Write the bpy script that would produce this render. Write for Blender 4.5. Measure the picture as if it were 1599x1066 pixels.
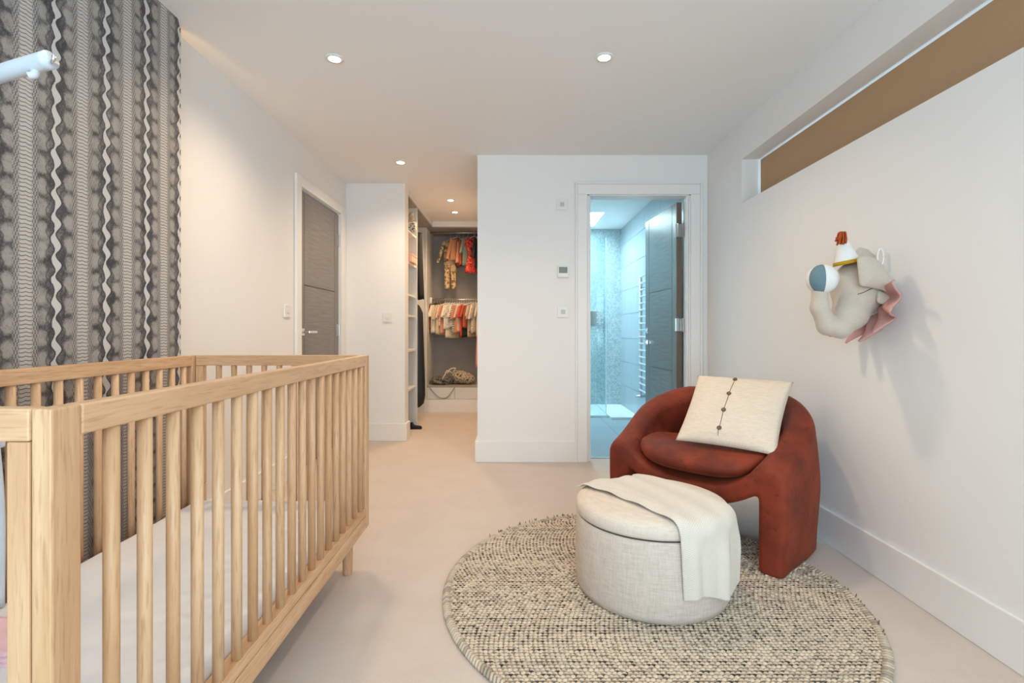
import bpy, bmesh, math, random
import numpy as np
from mathutils import Vector
random.seed(7); rng = np.random.default_rng(7)
for o in list(bpy.data.objects): bpy.data.objects.remove(o)
SC = bpy.context.scene; COL = SC.collection
PI = math.pi

# ------------------------------------------------------------------ camera
F = 785.0; CZ = 0.995
cam_d = bpy.data.cameras.new('camera'); cam = bpy.data.objects.new('camera', cam_d); COL.objects.link(cam)
cam.location = (0, 0, CZ); cam.rotation_euler = (PI/2, 0, 0)
cam_d.sensor_width = 36; cam_d.lens = F/1599*36; cam_d.shift_y = -17/1599; cam_d.clip_start = 0.02
SC.camera = cam
# ------------------------------------------------------------------ world, lights, exposure
w = bpy.data.worlds.new('world'); SC.world = w; w.use_nodes = True
w.node_tree.nodes['Background'].inputs[0].default_value = (0.62, 0.80, 1.0, 1)
w.node_tree.nodes['Background'].inputs[1].default_value = 2.2
SC.view_settings.view_transform = 'Standard'; SC.view_settings.look = 'None'
SC.view_settings.exposure = 0.28; SC.view_settings.gamma = 1.0; SC.view_settings.use_curve_mapping = False
def area(name, loc, rot, sx, sy, power, col, spread=PI):
    d = bpy.data.lights.new(name, 'AREA'); d.shape = 'RECTANGLE'; d.size = sx; d.size_y = sy
    d.energy = power; d.color = col; d.spread = spread
    o = bpy.data.objects.new(name, d); COL.objects.link(o); o.location = loc; o.rotation_euler = rot
    return o
area('daylight_rear_window', (0.1, -1.32, 1.25), (PI/2, 0, 0), 2.3, 1.7, 62, (0.86, 0.93, 1.0))
area('daylight_skylight', (0.62, 6.03, 2.62), (0, 0, 0), 0.8, 0.72, 78, (0.70, 0.89, 1.0))
DOWN_POWER = 31.0; DOWN_COL = (1.0, 0.75, 0.50)

# ------------------------------------------------------------------ node helpers
class E:
    """a shader value with arithmetic"""
    def __init__(s, nt, sock): s.nt = nt; s.s = sock
    def _m(s, op, *a):
        n = s.nt.nodes.new('ShaderNodeMath'); n.operation = op
        for i, v in enumerate((s,)+a):
            if isinstance(v, E): s.nt.links.new(v.s, n.inputs[i])
            else: n.inputs[i].default_value = v
        return E(s.nt, n.outputs[0])
    def __add__(s, o): return s._m('ADD', o)
    __radd__ = __add__
    def __sub__(s, o): return s._m('SUBTRACT', o)
    def __rsub__(s, o): return (s*-1)+o
    def __mul__(s, o): return s._m('MULTIPLY', o)
    __rmul__ = __mul__
    def __truediv__(s, o): return s._m('DIVIDE', o)
    def abs(s): return s._m('ABSOLUTE')
    def fract(s): return s._m('FRACT')
    def floor(s): return s._m('FLOOR')
    def sin(s): return s._m('SINE')
    def pow(s, o): return s._m('POWER', o)
    def min(s, o): return s._m('MINIMUM', o)
    def max(s, o): return s._m('MAXIMUM', o)
    def step(s, a, b):          # smooth ramp from a to b
        n = s.nt.nodes.new('ShaderNodeMapRange'); n.interpolation_type = 'SMOOTHSTEP'
        s.nt.links.new(s.s, n.inputs[0])
        for i, v in ((1, a), (2, b)):
            if isinstance(v, E): s.nt.links.new(v.s, n.inputs[i])
            else: n.inputs[i].default_value = v
        return E(s.nt, n.outputs[0])
def coords(nt, kind='Object'):
    tc = nt.nodes.new('ShaderNodeTexCoord'); sp = nt.nodes.new('ShaderNodeSeparateXYZ')
    nt.links.new(tc.outputs[kind], sp.inputs[0])
    return [E(nt, sp.outputs[i]) for i in range(3)]
def comb(nt, x, y, z):
    n = nt.nodes.new('ShaderNodeCombineXYZ')
    for i, v in enumerate((x, y, z)):
        if isinstance(v, E): nt.links.new(v.s, n.inputs[i])
        else: n.inputs[i].default_value = v
    return n.outputs[0]
def noise(nt, vec, scale, detail=3, rough=0.5):
    n = nt.nodes.new('ShaderNodeTexNoise'); n.inputs['Scale'].default_value = scale
    n.inputs['Detail'].default_value = detail; n.inputs['Roughness'].default_value = rough
    if vec is not None: nt.links.new(vec, n.inputs['Vector'])
    return E(nt, n.outputs[0])
def c4(c): return (c[0], c[1], c[2], 1)
def srgb(r, g, b):
    f = lambda v: (v/255/12.92 if v/255 <= 0.04045 else ((v/255+0.055)/1.055)**2.4)
    return (f(r), f(g), f(b))
def mixc(nt, fac, a, b):
    n = nt.nodes.new('ShaderNodeMix'); n.data_type = 'RGBA'
    if isinstance(fac, E): nt.links.new(fac.s, n.inputs[0])
    else: n.inputs[0].default_value = fac
    for i, v in ((6, a), (7, b)):
        if hasattr(v, 'is_output'): nt.links.new(v, n.inputs[i])
        else: n.inputs[i].default_value = c4(v)
    return n.outputs[2]
def objrand(nt):
    n = nt.nodes.new('ShaderNodeObjectInfo'); return E(nt, n.outputs['Random'])
def new_mat(name, col=(0.8, 0.8, 0.8), rough=0.6, metal=0.0, **kw):
    m = bpy.data.materials.new(name); m.use_nodes = True; nt = m.node_tree
    b = nt.nodes['Principled BSDF']; b.inputs['Base Color'].default_value = c4(col)
    b.inputs['Roughness'].default_value = rough; b.inputs['Metallic'].default_value = metal
    for k, v in kw.items(): b.inputs[k.replace('_', ' ')].default_value = v
    return m, nt, b
def bump(nt, b, h, strength=0.3, dist=0.002):
    n = nt.nodes.new('ShaderNodeBump'); n.inputs['Strength'].default_value = strength
    n.inputs['Distance'].default_value = dist
    nt.links.new(h.s, n.inputs['Height']); nt.links.new(n.outputs[0], b.inputs['Normal'])
def objvec(nt): return nt.nodes.new('ShaderNodeTexCoord').outputs['Object']
def setc(nt, b, sock): nt.links.new(sock, b.inputs['Base Color'])

MT = {}
def plain(name, col, rough=0.6, metal=0.0, var=0.06, scale=30, bmp=0.0, **kw):
    m, nt, b = new_mat(name, col, rough, metal, **kw)
    v = objvec(nt); n = noise(nt, v, scale, 3)
    lo = tuple(c*(1-var) for c in col); hi = tuple(min(1, c*(1+var)) for c in col)
    setc(nt, b, mixc(nt, n, lo, hi))
    if bmp: bump(nt, b, noise(nt, v, scale*6, 2), bmp, 0.001)
    MT[name] = m; return m
plain('wall_paint', (0.84, 0.825, 0.81), 0.65, var=0.012, scale=2, bmp=0.04)
plain('ceiling_paint', (0.86, 0.845, 0.83), 0.7, var=0.01, scale=2)
plain('trim_paint', (0.84, 0.825, 0.81), 0.38, var=0.01, scale=3)
plain('white_plastic', (0.80, 0.79, 0.77), 0.35, var=0.01)
plain('grey_plastic', (0.55, 0.54, 0.52), 0.4, var=0.02)
plain('lcd', (0.16, 0.18, 0.15), 0.25, var=0.05)
plain('chrome', (0.75, 0.77, 0.79), 0.14, 1.0, var=0.02)
plain('steel', (0.55, 0.54, 0.52), 0.3, 1.0, var=0.05)
plain('white_metal', (0.82, 0.83, 0.84), 0.25, var=0.01)
plain('blind_fabric', srgb(182, 148, 112), 0.85, var=0.06, scale=160, bmp=0.1)
plain('sheet', (0.80, 0.80, 0.82), 0.85, var=0.02, scale=8, bmp=0.05)
plain('pink_muslin', srgb(236, 196, 205), 0.9, var=0.05, scale=60, bmp=0.2)
plain('arm_plastic', (0.62, 0.68, 0.74), 0.3, var=0.01)
plain('cabinet_white', (0.70, 0.70, 0.69), 0.45, var=0.02, scale=4)
plain('cabinet_grey', srgb(158, 152, 144), 0.6, var=0.03, scale=4)
plain('black_cloth', (0.012, 0.012, 0.014), 0.75, var=0.4, scale=14, bmp=0.3)
plain('black_shiny', (0.010, 0.010, 0.011), 0.38, var=0.3, scale=10)
plain('grout', srgb(188, 200, 206), 0.8, var=0.02)
plain('tile', srgb(158, 172, 179), 0.28, var=0.04, scale=5)
plain('floor_tile', srgb(150, 160, 165), 0.35, var=0.06, scale=6)
plain('tray_white', srgb(222, 228, 230), 0.25, var=0.01)
plain('elephant', srgb(196, 182, 168), 0.95, var=0.10, scale=180, bmp=0.25, Sheen_Weight=0.2)
plain('pink_wool', srgb(200, 150, 144), 0.95, var=0.10, scale=150, bmp=0.25)
plain('white_felt', srgb(228, 226, 222), 0.95, var=0.03, scale=120, bmp=0.15)
plain('mustard', srgb(186, 146, 24), 0.95, var=0.12, scale=120, bmp=0.2)
plain('rust_yarn', srgb(170, 74, 24), 0.95, var=0.3, scale=120, bmp=0.2)
plain('slate_blue', srgb(104, 130, 140), 0.95, var=0.05, scale=120, bmp=0.15)
plain('dark_thread', (0.05, 0.035, 0.03), 0.8, var=0.2)
plain('button_brown', srgb(74, 44, 38), 0.35, var=0.25, scale=60)
plain('dark_gap', (0.05, 0.045, 0.04), 0.9, var=0.1)
plain('hanger_black', (0.02, 0.02, 0.02), 0.5, var=0.1)

def carpet():
    m, nt, b = new_mat('carpet', rough=0.95); v = objvec(nt)
    a = noise(nt, v, 5, 4, 0.6); f = noise(nt, v, 420, 2)
    c = mixc(nt, a.step(0.3, 0.7), srgb(212, 197, 186), srgb(216, 202, 191))
    n = nt.nodes.new('ShaderNodeMix'); n.data_type = 'RGBA'; n.blend_type = 'MULTIPLY'
    n.inputs[0].default_value = 1.0
    nt.links.new(c, n.inputs[6]); nt.links.new(mixc(nt, f.step(0.25, 0.75), (0.86, 0.86, 0.86), (1, 1, 1)), n.inputs[7])
    setc(nt, b, n.outputs[2]); bump(nt, b, f, 0.5, 0.003)
    b.inputs['Sheen Weight'].default_value = 0.15
    MT['carpet'] = m
carpet()
def oak(axis):
    m, nt, b = new_mat('oak_'+axis, rough=0.42); x, y, z = coords(nt)
    r = objrand(nt)*17.0
    k = {'x': (0.07, 1, 1), 'y': (1, 0.07, 1), 'z': (1, 1, 0.07)}[axis]
    v = comb(nt, x*k[0]+r, y*k[1]+r, z*k[2]+r)
    a = noise(nt, v, 26, 5, 0.62); f = noise(nt, v, 240, 2, 0.5); big = noise(nt, v, 7, 2)
    c = mixc(nt, a.step(0.34, 0.68), srgb(202, 157, 114), srgb(226, 188, 148))
    c2 = mixc(nt, (f.step(0.50, 0.72)*0.6), c, srgb(178, 130, 94))
    c3 = mixc(nt, (big.step(0.35, 0.75)*0.35), c2, srgb(212, 166, 130))
    setc(nt, b, c3); bump(nt, b, f, 0.12, 0.001); MT['oak_'+axis] = m
for a in 'xyz': oak(a)
def velvet():
    m, nt, b = new_mat('rust_velvet', rough=0.72); v = objvec(nt)
    a = noise(nt, v, 5.0, 5, 0.6); f = noise(nt, v, 22, 4, 0.65)
    c = mixc(nt, a.step(0.32, 0.68), srgb(94, 28, 8), srgb(138, 49, 18))
    c = mixc(nt, f.step(0.58, 0.72)*0.75, c, srgb(66, 18, 8))
    setc(nt, b, c); b.inputs['Sheen Weight'].default_value = 0.22
    b.inputs['Sheen Roughness'].default_value = 0.35; b.inputs['Sheen Tint'].default_value = c4(srgb(236, 140, 96))
    bump(nt, b, noise(nt, v, 300, 2), 0.1, 0.001); MT['rust_velvet'] = m
velvet()
def linen(name, c1, c2, sc=1.0):
    m, nt, b = new_mat(name, rough=0.92); x, y, z = coords(nt)
    h = noise(nt, comb(nt, x*22*sc, y*22*sc, z*420*sc), 1, 3, 0.6)
    vv = noise(nt, comb(nt, x*420*sc, y*420*sc, z*16*sc), 1, 3, 0.6)
    t = (h*0.5+vv*0.5)
    setc(nt, b, mixc(nt, t.step(0.36, 0.64), c1, c2)); bump(nt, b, t, 0.25, 0.0015); MT[name] = m
linen('linen_body', srgb(198, 183, 170), srgb(220, 207, 195))
linen('linen_lid', srgb(214, 200, 184), srgb(228, 216, 202))
linen('pillow_linen', srgb(214, 198, 178), srgb(234, 221, 205), 1.4)
def throw_mat():
    m, nt, b = new_mat('throw_knit', rough=0.95); x, y, z = coords(nt, 'UV')
    s = (x*2*PI*150).sin()*(y*2*PI*120).sin()
    n = noise(nt, objvec(nt), 9, 2)
    c = mixc(nt, s.step(-0.6, 0.6), srgb(214, 204, 190), srgb(232, 224, 212))
    setc(nt, b, c); bump(nt, b, s, 0.35, 0.0015); b.inputs['Sheen Weight'].default_value = 0.2; MT['throw_knit'] = m
throw_mat()
def rug_mats():
    m, nt, b = new_mat('rug_weave', rough=0.95)
    at = nt.nodes.new('ShaderNodeAttribute'); at.attribute_name = 'tone'
    setc(nt, b, mixc(nt, E(nt, at.outputs['Fac']), srgb(218, 201, 178), srgb(60, 54, 52)))
    MT['rug_weave'] = m
    m, nt, b = new_mat('rug_base', rough=0.95); x, y, z = coords(nt)
    n = noise(nt, comb(nt, x*3, y*60, 0.0), 1, 3)
    setc(nt, b, mixc(nt, n.step(0.35, 0.65), srgb(66, 60, 56), srgb(150, 136, 118))); MT['rug_base'] = m
rug_mats()
def door_wood():
    for nm, k in (('door_grain_h', (60, 2.5)), ('door_grain_v', (2.5, 60))):
        m, nt, b = new_mat(nm, rough=0.27); x, y, z = coords(nt)
        a = noise(nt, comb(nt, x*k[1], y*k[1], z*k[0]) if nm.endswith('h') else comb(nt, x*60, y*60, z*2.5), 1.6, 5, 0.6)
        setc(nt, b, mixc(nt, a.step(0.3, 0.7), srgb(112, 106, 101), srgb(128, 122, 116)))
        bump(nt, b, a, 0.05, 0.001); MT[nm] = m
door_wood()
plain('door_core', srgb(52, 49, 47), 0.5, var=0.05)
plain('door_edge', srgb(116, 100, 84), 0.45, var=0.12, scale=40)
def wallpaper():
    m, nt, b = new_mat('snakeskin_paper', rough=0.55); x, u, v = coords(nt)
    vec = comb(nt, 0.0, u, v)
    warp = noise(nt, vec, 11, 2)-0.5
    wob = noise(nt, vec, 34, 3)-0.5
    fine = noise(nt, vec, 170, 3, 0.6)
    P = 0.195; T = 0.066
    a = (u-1.473+warp*0.006)/P
    c = (a.fract()-0.5)*P                     # signed distance from the pale column
    bd = ((a+0.5).fract()-0.5)*P              # signed distance from the scale band
    bda = bd.abs()
    ph = v/T+warp*0.35
    # pale twisting column
    off = (ph*2*PI+1.1).sin()*0.0058
    hw = ((ph*2*PI).sin()*0.5+0.5+wob*0.8).max(0.0)*0.0115+0.0030
    dc = (c-off+wob*0.009).abs()
    white = 1-dc.step(hw-0.0012, hw+0.0012)
    line1 = dc.step(hw, hw+0.001)*(1-dc.step(hw+0.003, hw+0.008))
    hw2 = (((ph+0.5)*PI+0.6).sin().abs())*0.011+0.018
    line2 = 1-(dc-hw2+wob*0.016).abs().step(0.0008, 0.0055)
    # soft egg-shaped blotches between column and band
    sgn = (c/0.0001).max(-1.0).min(1.0)
    fy = ((ph+sgn*0.22).fract()-0.5)*T
    ex = (c.abs()-0.047+wob*0.016)/0.021; ey = (fy+wob*0.02)/0.027
    egg = 1-(ex*ex+ey*ey).step(0.25, 1.5)
    big = noise(nt, vec, 16, 4, 0.65)
    blot = egg*0.5+(big-0.5)*1.5+(fine-0.5)*0.8+0.28
    # scale band
    R = 0.0118
    rowv = v/R+bda*28.0*(1-bda.step(0.0, 0.03))+wob*0.6
    row = rowv.fract()
    lines = 1-(row-0.5).abs().step(0.24, 0.50)
    net = (u/0.0085*2*PI+rowv.floor()*PI).sin()*(rowv*2*PI).sin()
    inner = 1-(bda+wob*0.008).step(0.014, 0.026)
    band = 1-(bda+wob*0.012+(fine-0.5)*0.012).step(0.030, 0.046)
    col = mixc(nt, blot.step(0.0, 0.95), srgb(52, 55, 63), srgb(164, 158, 152))
    col = mixc(nt, line2*0.6, col, srgb(54, 56, 63))
    col = mixc(nt, line1*0.85, col, srgb(50, 52, 58))
    col = mixc(nt, white, col, srgb(206, 203, 200))
    edge_sc = mixc(nt, (net*0.5+0.5+(fine-0.5)*0.8).step(0.15, 0.75), srgb(84, 84, 88), srgb(170, 164, 158))
    in_sc = mixc(nt, (lines+(fine-0.5)*0.5).step(0.05, 0.85), srgb(104, 102, 102), srgb(196, 190, 184))
    col = mixc(nt, band, col, mixc(nt, inner, edge_sc, in_sc))
    setc(nt, b, col); bump(nt, b, fine, 0.06, 0.001); MT['snakeskin_paper'] = m
wallpaper()
def mosaic():
    m, nt, b = new_mat('mosaic', rough=0.22); x, y, z = coords(nt)
    S = 0.0205
    fx = ((x/S).fract()-0.5).abs(); fz = ((z/S).fract()-0.5).abs()
    g = fx.max(fz).step(0.40, 0.45)
    wn = nt.nodes.new('ShaderNodeTexWhiteNoise'); nt.links.new(comb(nt, (x/S).floor(), 0.0, (z/S).floor()), wn.inputs[0])
    t = mixc(nt, E(nt, wn.outputs[0]), srgb(160, 178, 180), srgb(196, 210, 211))
    setc(nt, b, mixc(nt, g, t, srgb(136, 152, 156)))
    bump(nt, b, 1-g, 0.4, 0.002); MT['mosaic'] = m
mosaic()
def glass(name, tint=(0.9, 0.97, 0.98), gl=0.06):
    m = bpy.data.materials.new(name); m.use_nodes = True; nt = m.node_tree
    nt.nodes.remove(nt.nodes['Principled BSDF']); out = nt.nodes['Material Output']
    t = nt.nodes.new('ShaderNodeBsdfTransparent'); t.inputs[0].default_value = c4(tint)
    g = nt.nodes.new('ShaderNodeBsdfGlossy'); g.inputs['Roughness'].default_value = 0.02
    mx = nt.nodes.new('ShaderNodeMixShader'); mx.inputs[0].default_value = gl
    nt.links.new(t.outputs[0], mx.inputs[1]); nt.links.new(g.outputs[0], mx.inputs[2]); nt.links.new(mx.outputs[0], out.inputs[0])
    MT[name] = m
glass('pane_glass'); glass('screen_glass', (0.88, 0.96, 0.97), 0.08)
def emit(name, col, s):
    m, nt, b = new_mat(name, col); b.inputs['Emission Color'].default_value = c4(col); b.inputs['Emission Strength'].default_value = s
    MT[name] = m
emit('lamp_glow', (1.0, 0.84, 0.62), 14.0); emit('led_glow', (1.0, 0.66, 0.28), 26.0)
def spotted(name, base, spot, scale=30, thr=0.52, spot2=None):
    m, nt, b = new_mat(name, rough=0.9); v = objvec(nt); n = noise(nt, v, scale, 2)
    c = mixc(nt, n.step(thr, thr+0.06), base, spot)
    if spot2: c = mixc(nt, noise(nt, v, scale*1.7, 2).step(0.6, 0.64), c, spot2)
    setc(nt, b, c); MT[name] = m
def striped(name, a, bcol, freq):
    m, nt, b = new_mat(name, rough=0.9); x, y, z = coords(nt)
    setc(nt, b, mixc(nt, (z*freq*2*PI).sin().step(-0.2, 0.2), a, bcol)); MT[name] = m

# ------------------------------------------------------------------ mesh helpers
def mesh_of(name, V, Fc, mat, smooth=False, uv=None):
    me = bpy.data.meshes.new(name); me.from_pydata([tuple(map(float, p)) for p in V], [], [tuple(map(int, f)) for f in Fc])
    if mat: me.materials.append(MT[mat] if isinstance(mat, str) else mat)
    if smooth: me.polygons.foreach_set('use_smooth', [True]*len(me.polygons))
    if uv is not None:
        l = me.uv_layers.new(name='uv'); idx = np.zeros(len(me.loops), int); me.loops.foreach_get('vertex_index', idx)
        l.data.foreach_set('uv', np.asarray(uv, float)[idx].ravel())
    me.update(); return me
def tag(o, label=None, cat=None, group=None, kind=None):
    if label: o['label'] = label
    if cat: o['category'] = cat
    if group: o['group'] = group
    if kind: o['kind'] = kind
    return o
WL = {}                                     # world location of every object made here
def mk(name, VF, mat, parent=None, smooth=False, uv=None, keep=False):
    V = np.asarray(VF[0], float); Fc = VF[1]
    if keep: c = np.zeros(3)
    else:
        lo, hi = V.min(0), V.max(0); c = np.array([(lo[0]+hi[0])/2, (lo[1]+hi[1])/2, lo[2]])
    me = mesh_of(name, V-c, Fc, mat, smooth, uv)
    o = bpy.data.objects.new(name, me); COL.objects.link(o); WL[o] = c
    if parent: o.parent = parent; c = c-WL[parent]
    o.location = c; return o
def again(o, world, parent):
    c = o.copy(); COL.objects.link(c); c.parent = parent
    WL[c] = np.array(world, float); c.location = WL[c]-(WL[parent] if parent else 0); return c
def empty(name, loc, label, cat, group=None):
    o = bpy.data.objects.new(name, None); COL.objects.link(o); o.location = loc; o.empty_display_size = 0.1
    WL[o] = np.array(loc, float); return tag(o, label, cat, group)
def box(lo, hi, bev=0.0, seg=2):
    bm = bmesh.new(); bmesh.ops.create_cube(bm, size=1)
    lo = np.minimum(lo, hi)*1.0 if False else np.array(lo, float); hi = np.array(hi, float)
    for v in bm.verts: v.co = Vector([(lo[i]+hi[i])/2+v.co[i]*(hi[i]-lo[i]) for i in range(3)])
    if bev: bmesh.ops.bevel(bm, geom=list(bm.edges), offset=bev, segments=seg, profile=0.5, affect='EDGES')
    return fin(bm)
def fin(bm):
    bmesh.ops.recalc_face_normals(bm, faces=bm.faces)
    bm.verts.index_update(); V = [tuple(v.co) for v in bm.verts]; Fc = [[v.index for v in f.verts] for f in bm.faces]
    bm.free(); return np.array(V), Fc
def join(*parts):
    V = []; Fc = []; n = 0
    for v, f in parts:
        V.append(np.asarray(v)); Fc += [[i+n for i in q] for q in f]; n += len(v)
    return np.concatenate(V), Fc
def boxes(*bs): return join(*[box(lo, hi) for lo, hi in bs])
def tube(pts, r, n=12, cap=True):
    pts = np.asarray(pts, float); m = len(pts); r = np.broadcast_to(r, (m,))
    V = []; up = None
    for i in range(m):
        t = pts[min(i+1, m-1)]-pts[max(i-1, 0)]; t /= np.linalg.norm(t)
        if up is None:
            up = np.cross(t, [0, 0, 1.0]) if abs(t[2]) < 0.9 else np.cross(t, [0, 1.0, 0])
        up = up-t*np.dot(up, t); up /= np.linalg.norm(up); s = np.cross(t, up)
        for k in range(n):
            a = 2*PI*k/n; V.append(pts[i]+r[i]*(math.cos(a)*up+math.sin(a)*s))
    Fc = [[i*n+k, i*n+(k+1) % n, (i+1)*n+(k+1) % n, (i+1)*n+k] for i in range(m-1) for k in range(n)]
    if cap: Fc += [list(range(n))[::-1], [(m-1)*n+k for k in range(n)]]
    return np.array(V), Fc
def lathe(prof, c, n=48, axis='z', cap=True):
    V = []
    for (r, h) in prof:
        for k in range(n):
            a = 2*PI*k/n; p = (r*math.cos(a), r*math.sin(a), h)
            if axis == 'x': p = (p[2], p[0], p[1])
            if axis == 'y': p = (p[1], p[2], p[0])
            V.append(np.add(p, c))
    m = len(prof)
    Fc = [[i*n+k, i*n+(k+1) % n, (i+1)*n+(k+1) % n, (i+1)*n+k] for i in range(m-1) for k in range(n)]
    if cap: Fc += [list(range(n))[::-1], [(m-1)*n+k for k in range(n)]]
    return np.array(V), Fc
def bez(pts, n=24):                          # Catmull-Rom
    p = np.asarray(pts, float); p = np.vstack([2*p[0]-p[1], p, 2*p[-1]-p[-2]]); out = []
    for i in range(1, len(p)-2):
        for t in np.linspace(0, 1, n, endpoint=False):
            out.append(0.5*((2*p[i])+(-p[i-1]+p[i+1])*t+(2*p[i-1]-5*p[i]+4*p[i+1]-p[i+2])*t*t+(-p[i-1]+3*p[i]-3*p[i+1]+p[i+2])*t**3))
    out.append(p[-2]); return np.array(out)
def surfnet(f, lo, hi, h):
    lo = np.array(lo, float); n = np.ceil((np.array(hi)-lo)/h).astype(int)+1
    ax = [lo[i]+h*np.arange(n[i]) for i in range(3)]
    X, Y, Z = np.meshgrid(*ax, indexing='ij'); G = f(X, Y, Z); S = G < 0
    nx, ny, nz = n-1
    acc = np.zeros((nx, ny, nz, 3)); cnt = np.zeros((nx, ny, nz))
    offs = [(i, j, k) for i in (0, 1) for j in (0, 1) for k in (0, 1)]
    sl = lambda o: (slice(o[0], o[0]+nx), slice(o[1], o[1]+ny), slice(o[2], o[2]+nz))
    for a in offs:
        for d in range(3):
            if a[d]: continue
            b = list(a); b[d] = 1
            ga, gb = G[sl(a)], G[sl(b)]; cr = (ga < 0) != (gb < 0)
            t = np.where(cr, ga/np.where(cr, ga-gb, 1), 0)
            for e in range(3): acc[..., e] += np.where(cr, a[e]+(t if e == d else 0), 0)
            cnt += cr
    act = cnt > 0; idx = -np.ones((nx, ny, nz), int); idx[act] = np.arange(act.sum())
    ijk = np.argwhere(act); V = lo+h*(ijk+acc[act]/cnt[act][:, None]); Fc = []
    for d in range(3):
        e1, e2 = [(1, 2), (2, 0), (0, 1)][d]
        a = [slice(None)]*3; b = [slice(None)]*3; a[d] = slice(0, -1); b[d] = slice(1, None)
        ch = S[tuple(a)] != S[tuple(b)]
        P = np.argwhere(ch)
        P = P[(P[:, e1] > 0) & (P[:, e2] > 0) & (P[:, e1] < n[e1]-1) & (P[:, e2] < n[e2]-1)]
        ins = S[P[:, 0], P[:, 1], P[:, 2]]
        def g(o1, o2):
            Q = P.copy(); Q[:, e1] -= o1; Q[:, e2] -= o2; return idx[Q[:, 0], Q[:, 1], Q[:, 2]]
        q = np.stack([g(1, 1), g(0, 1), g(0, 0), g(1, 0)], 1)
        q[~ins] = q[~ins][:, ::-1]; Fc.append(q)
    return V, np.concatenate(Fc).tolist()
def smin(a, b, k):
    h = np.clip(0.5+0.5*(b-a)/k, 0, 1); return b*(1-h)+a*h-k*h*(1-h)
def smax(a, b, k): return -smin(-a, -b, k)
def sstep(a, b, x):
    t = np.clip((x-a)/(b-a), 0, 1); return t*t*(3-2*t)
def capsule(X, Y, Z, a, b, ra, rb):
    a = np.array(a); b = np.array(b); d = b-a; L = d@d
    t = np.clip(((X-a[0])*d[0]+(Y-a[1])*d[1]+(Z-a[2])*d[2])/L, 0, 1)
    return np.sqrt((X-a[0]-t*d[0])**2+(Y-a[1]-t*d[1])**2+(Z-a[2]-t*d[2])**2)-(ra+(rb-ra)*t)
def struct(name, VF, mat, label=None, cat=None, **k):
    o = mk(name, VF, mat, keep=True, **k); o['kind'] = 'structure'
    tag(o, label, cat); return o

# ================================================================== THE ROOM
H = 2.325
XL, XR, YE, YS, YB = -1.498, 1.48, 3.811, 4.54, -1.2
BX = 1.43; BY = 6.60            # bathroom right wall, back wall
CB = 6.68                       # closet back
struct('floor', boxes(((-1.62, YB-.1, -.06), (1.72, 3.945, 0)), ((-1.62, 3.945, -.06), (-.14, CB+.1, 0))), 'carpet', 'pale beige carpet running from the bedroom into the dressing area', 'floor')
struct('ceiling', boxes(((-1.62, YB-.1, H), (1.72, 3.87, H+.12)), ((-1.62, 3.87, H), (-.2, CB+.1, H+.12)),
    ((-.2, 3.87, H), (1.62, 5.66, H+.12)), ((-.2, 6.40, H), (1.62, CB+.1, H+.12)), ((-.2, 5.66, H), (.20, 6.40, H+.12)), ((1.04, 5.66, H), (1.62, 6.40, H+.12))),
    'ceiling_paint', 'white painted ceiling with recessed downlights', 'ceiling')
D1 = (3.545, 4.365, 2.005)
struct('wall_left', boxes(((XL-.12, YB, 0), (XL, D1[0], H)), ((XL-.12, D1[1], 0), (XL, CB, H)), ((XL-.12, D1[0], D1[2]), (XL, D1[1], H))), 'wall_paint', 'white left wall holding the grey bedroom door', 'wall')
struct('wall_feature', boxes(((-1.468, YB, 0), (-1.425, 2.162, H)), ((XL, YB, 0), (-1.468, 2.02, H))), 'snakeskin_paper', 'raised wall panel papered in grey snakeskin print behind the crib', 'wall')
NY0, NY1, NZ0, NZ1 = -.5, 3.24, 1.815, 2.098
struct('wall_right', boxes(((XR, YB, 0), (XR+.24, NY0, H)), ((XR, NY1, 0), (XR+.24, YE+.12, H)), ((XR, NY0, 0), (XR+.24, NY1, NZ0)), ((XR, NY0, NZ1), (XR+.24, NY1, H))), 'wall_paint', 'white right wall with long high window recess', 'wall')
DX0, DX1, DZ = .573, 1.354, 2.03
EX = -.262
struct('wall_end', boxes(((EX, YE, 0), (DX0, YE+.12, H)), ((DX1, YE, 0), (XR, YE+.12, H)), ((DX0, YE, DZ), (DX1, YE+.12, H)), ((EX, YE+.12, 0), (EX+.12, CB, H))), 'wall_paint', 'white end wall around the bathroom doorway', 'wall')
SX = -.966
struct('wall_stub', boxes(((XL, YS, 0), (SX, YS+.14, H))), 'wall_paint', 'short white partition between bedroom door and dressing area', 'wall')
struct('wall_closet', boxes(((XL-.12, CB, 0), (EX+.12, CB+.1, H))), 'wall_paint', 'white wall behind the wardrobe', 'wall')
WX0, WX1, WZ0, WZ1 = -1.05, 1.25, .4, 2.1
struct('wall_back', boxes(((-1.62, YB-.12, 0), (WX0, YB, H)), ((WX1, YB-.12, 0), (1.72, YB, H)), ((WX0, YB-.12, 0), (WX1, YB, WZ0)), ((WX0, YB-.12, WZ1), (WX1, YB, H))), 'wall_paint', 'white wall around the wide rear window', 'wall')
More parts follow.
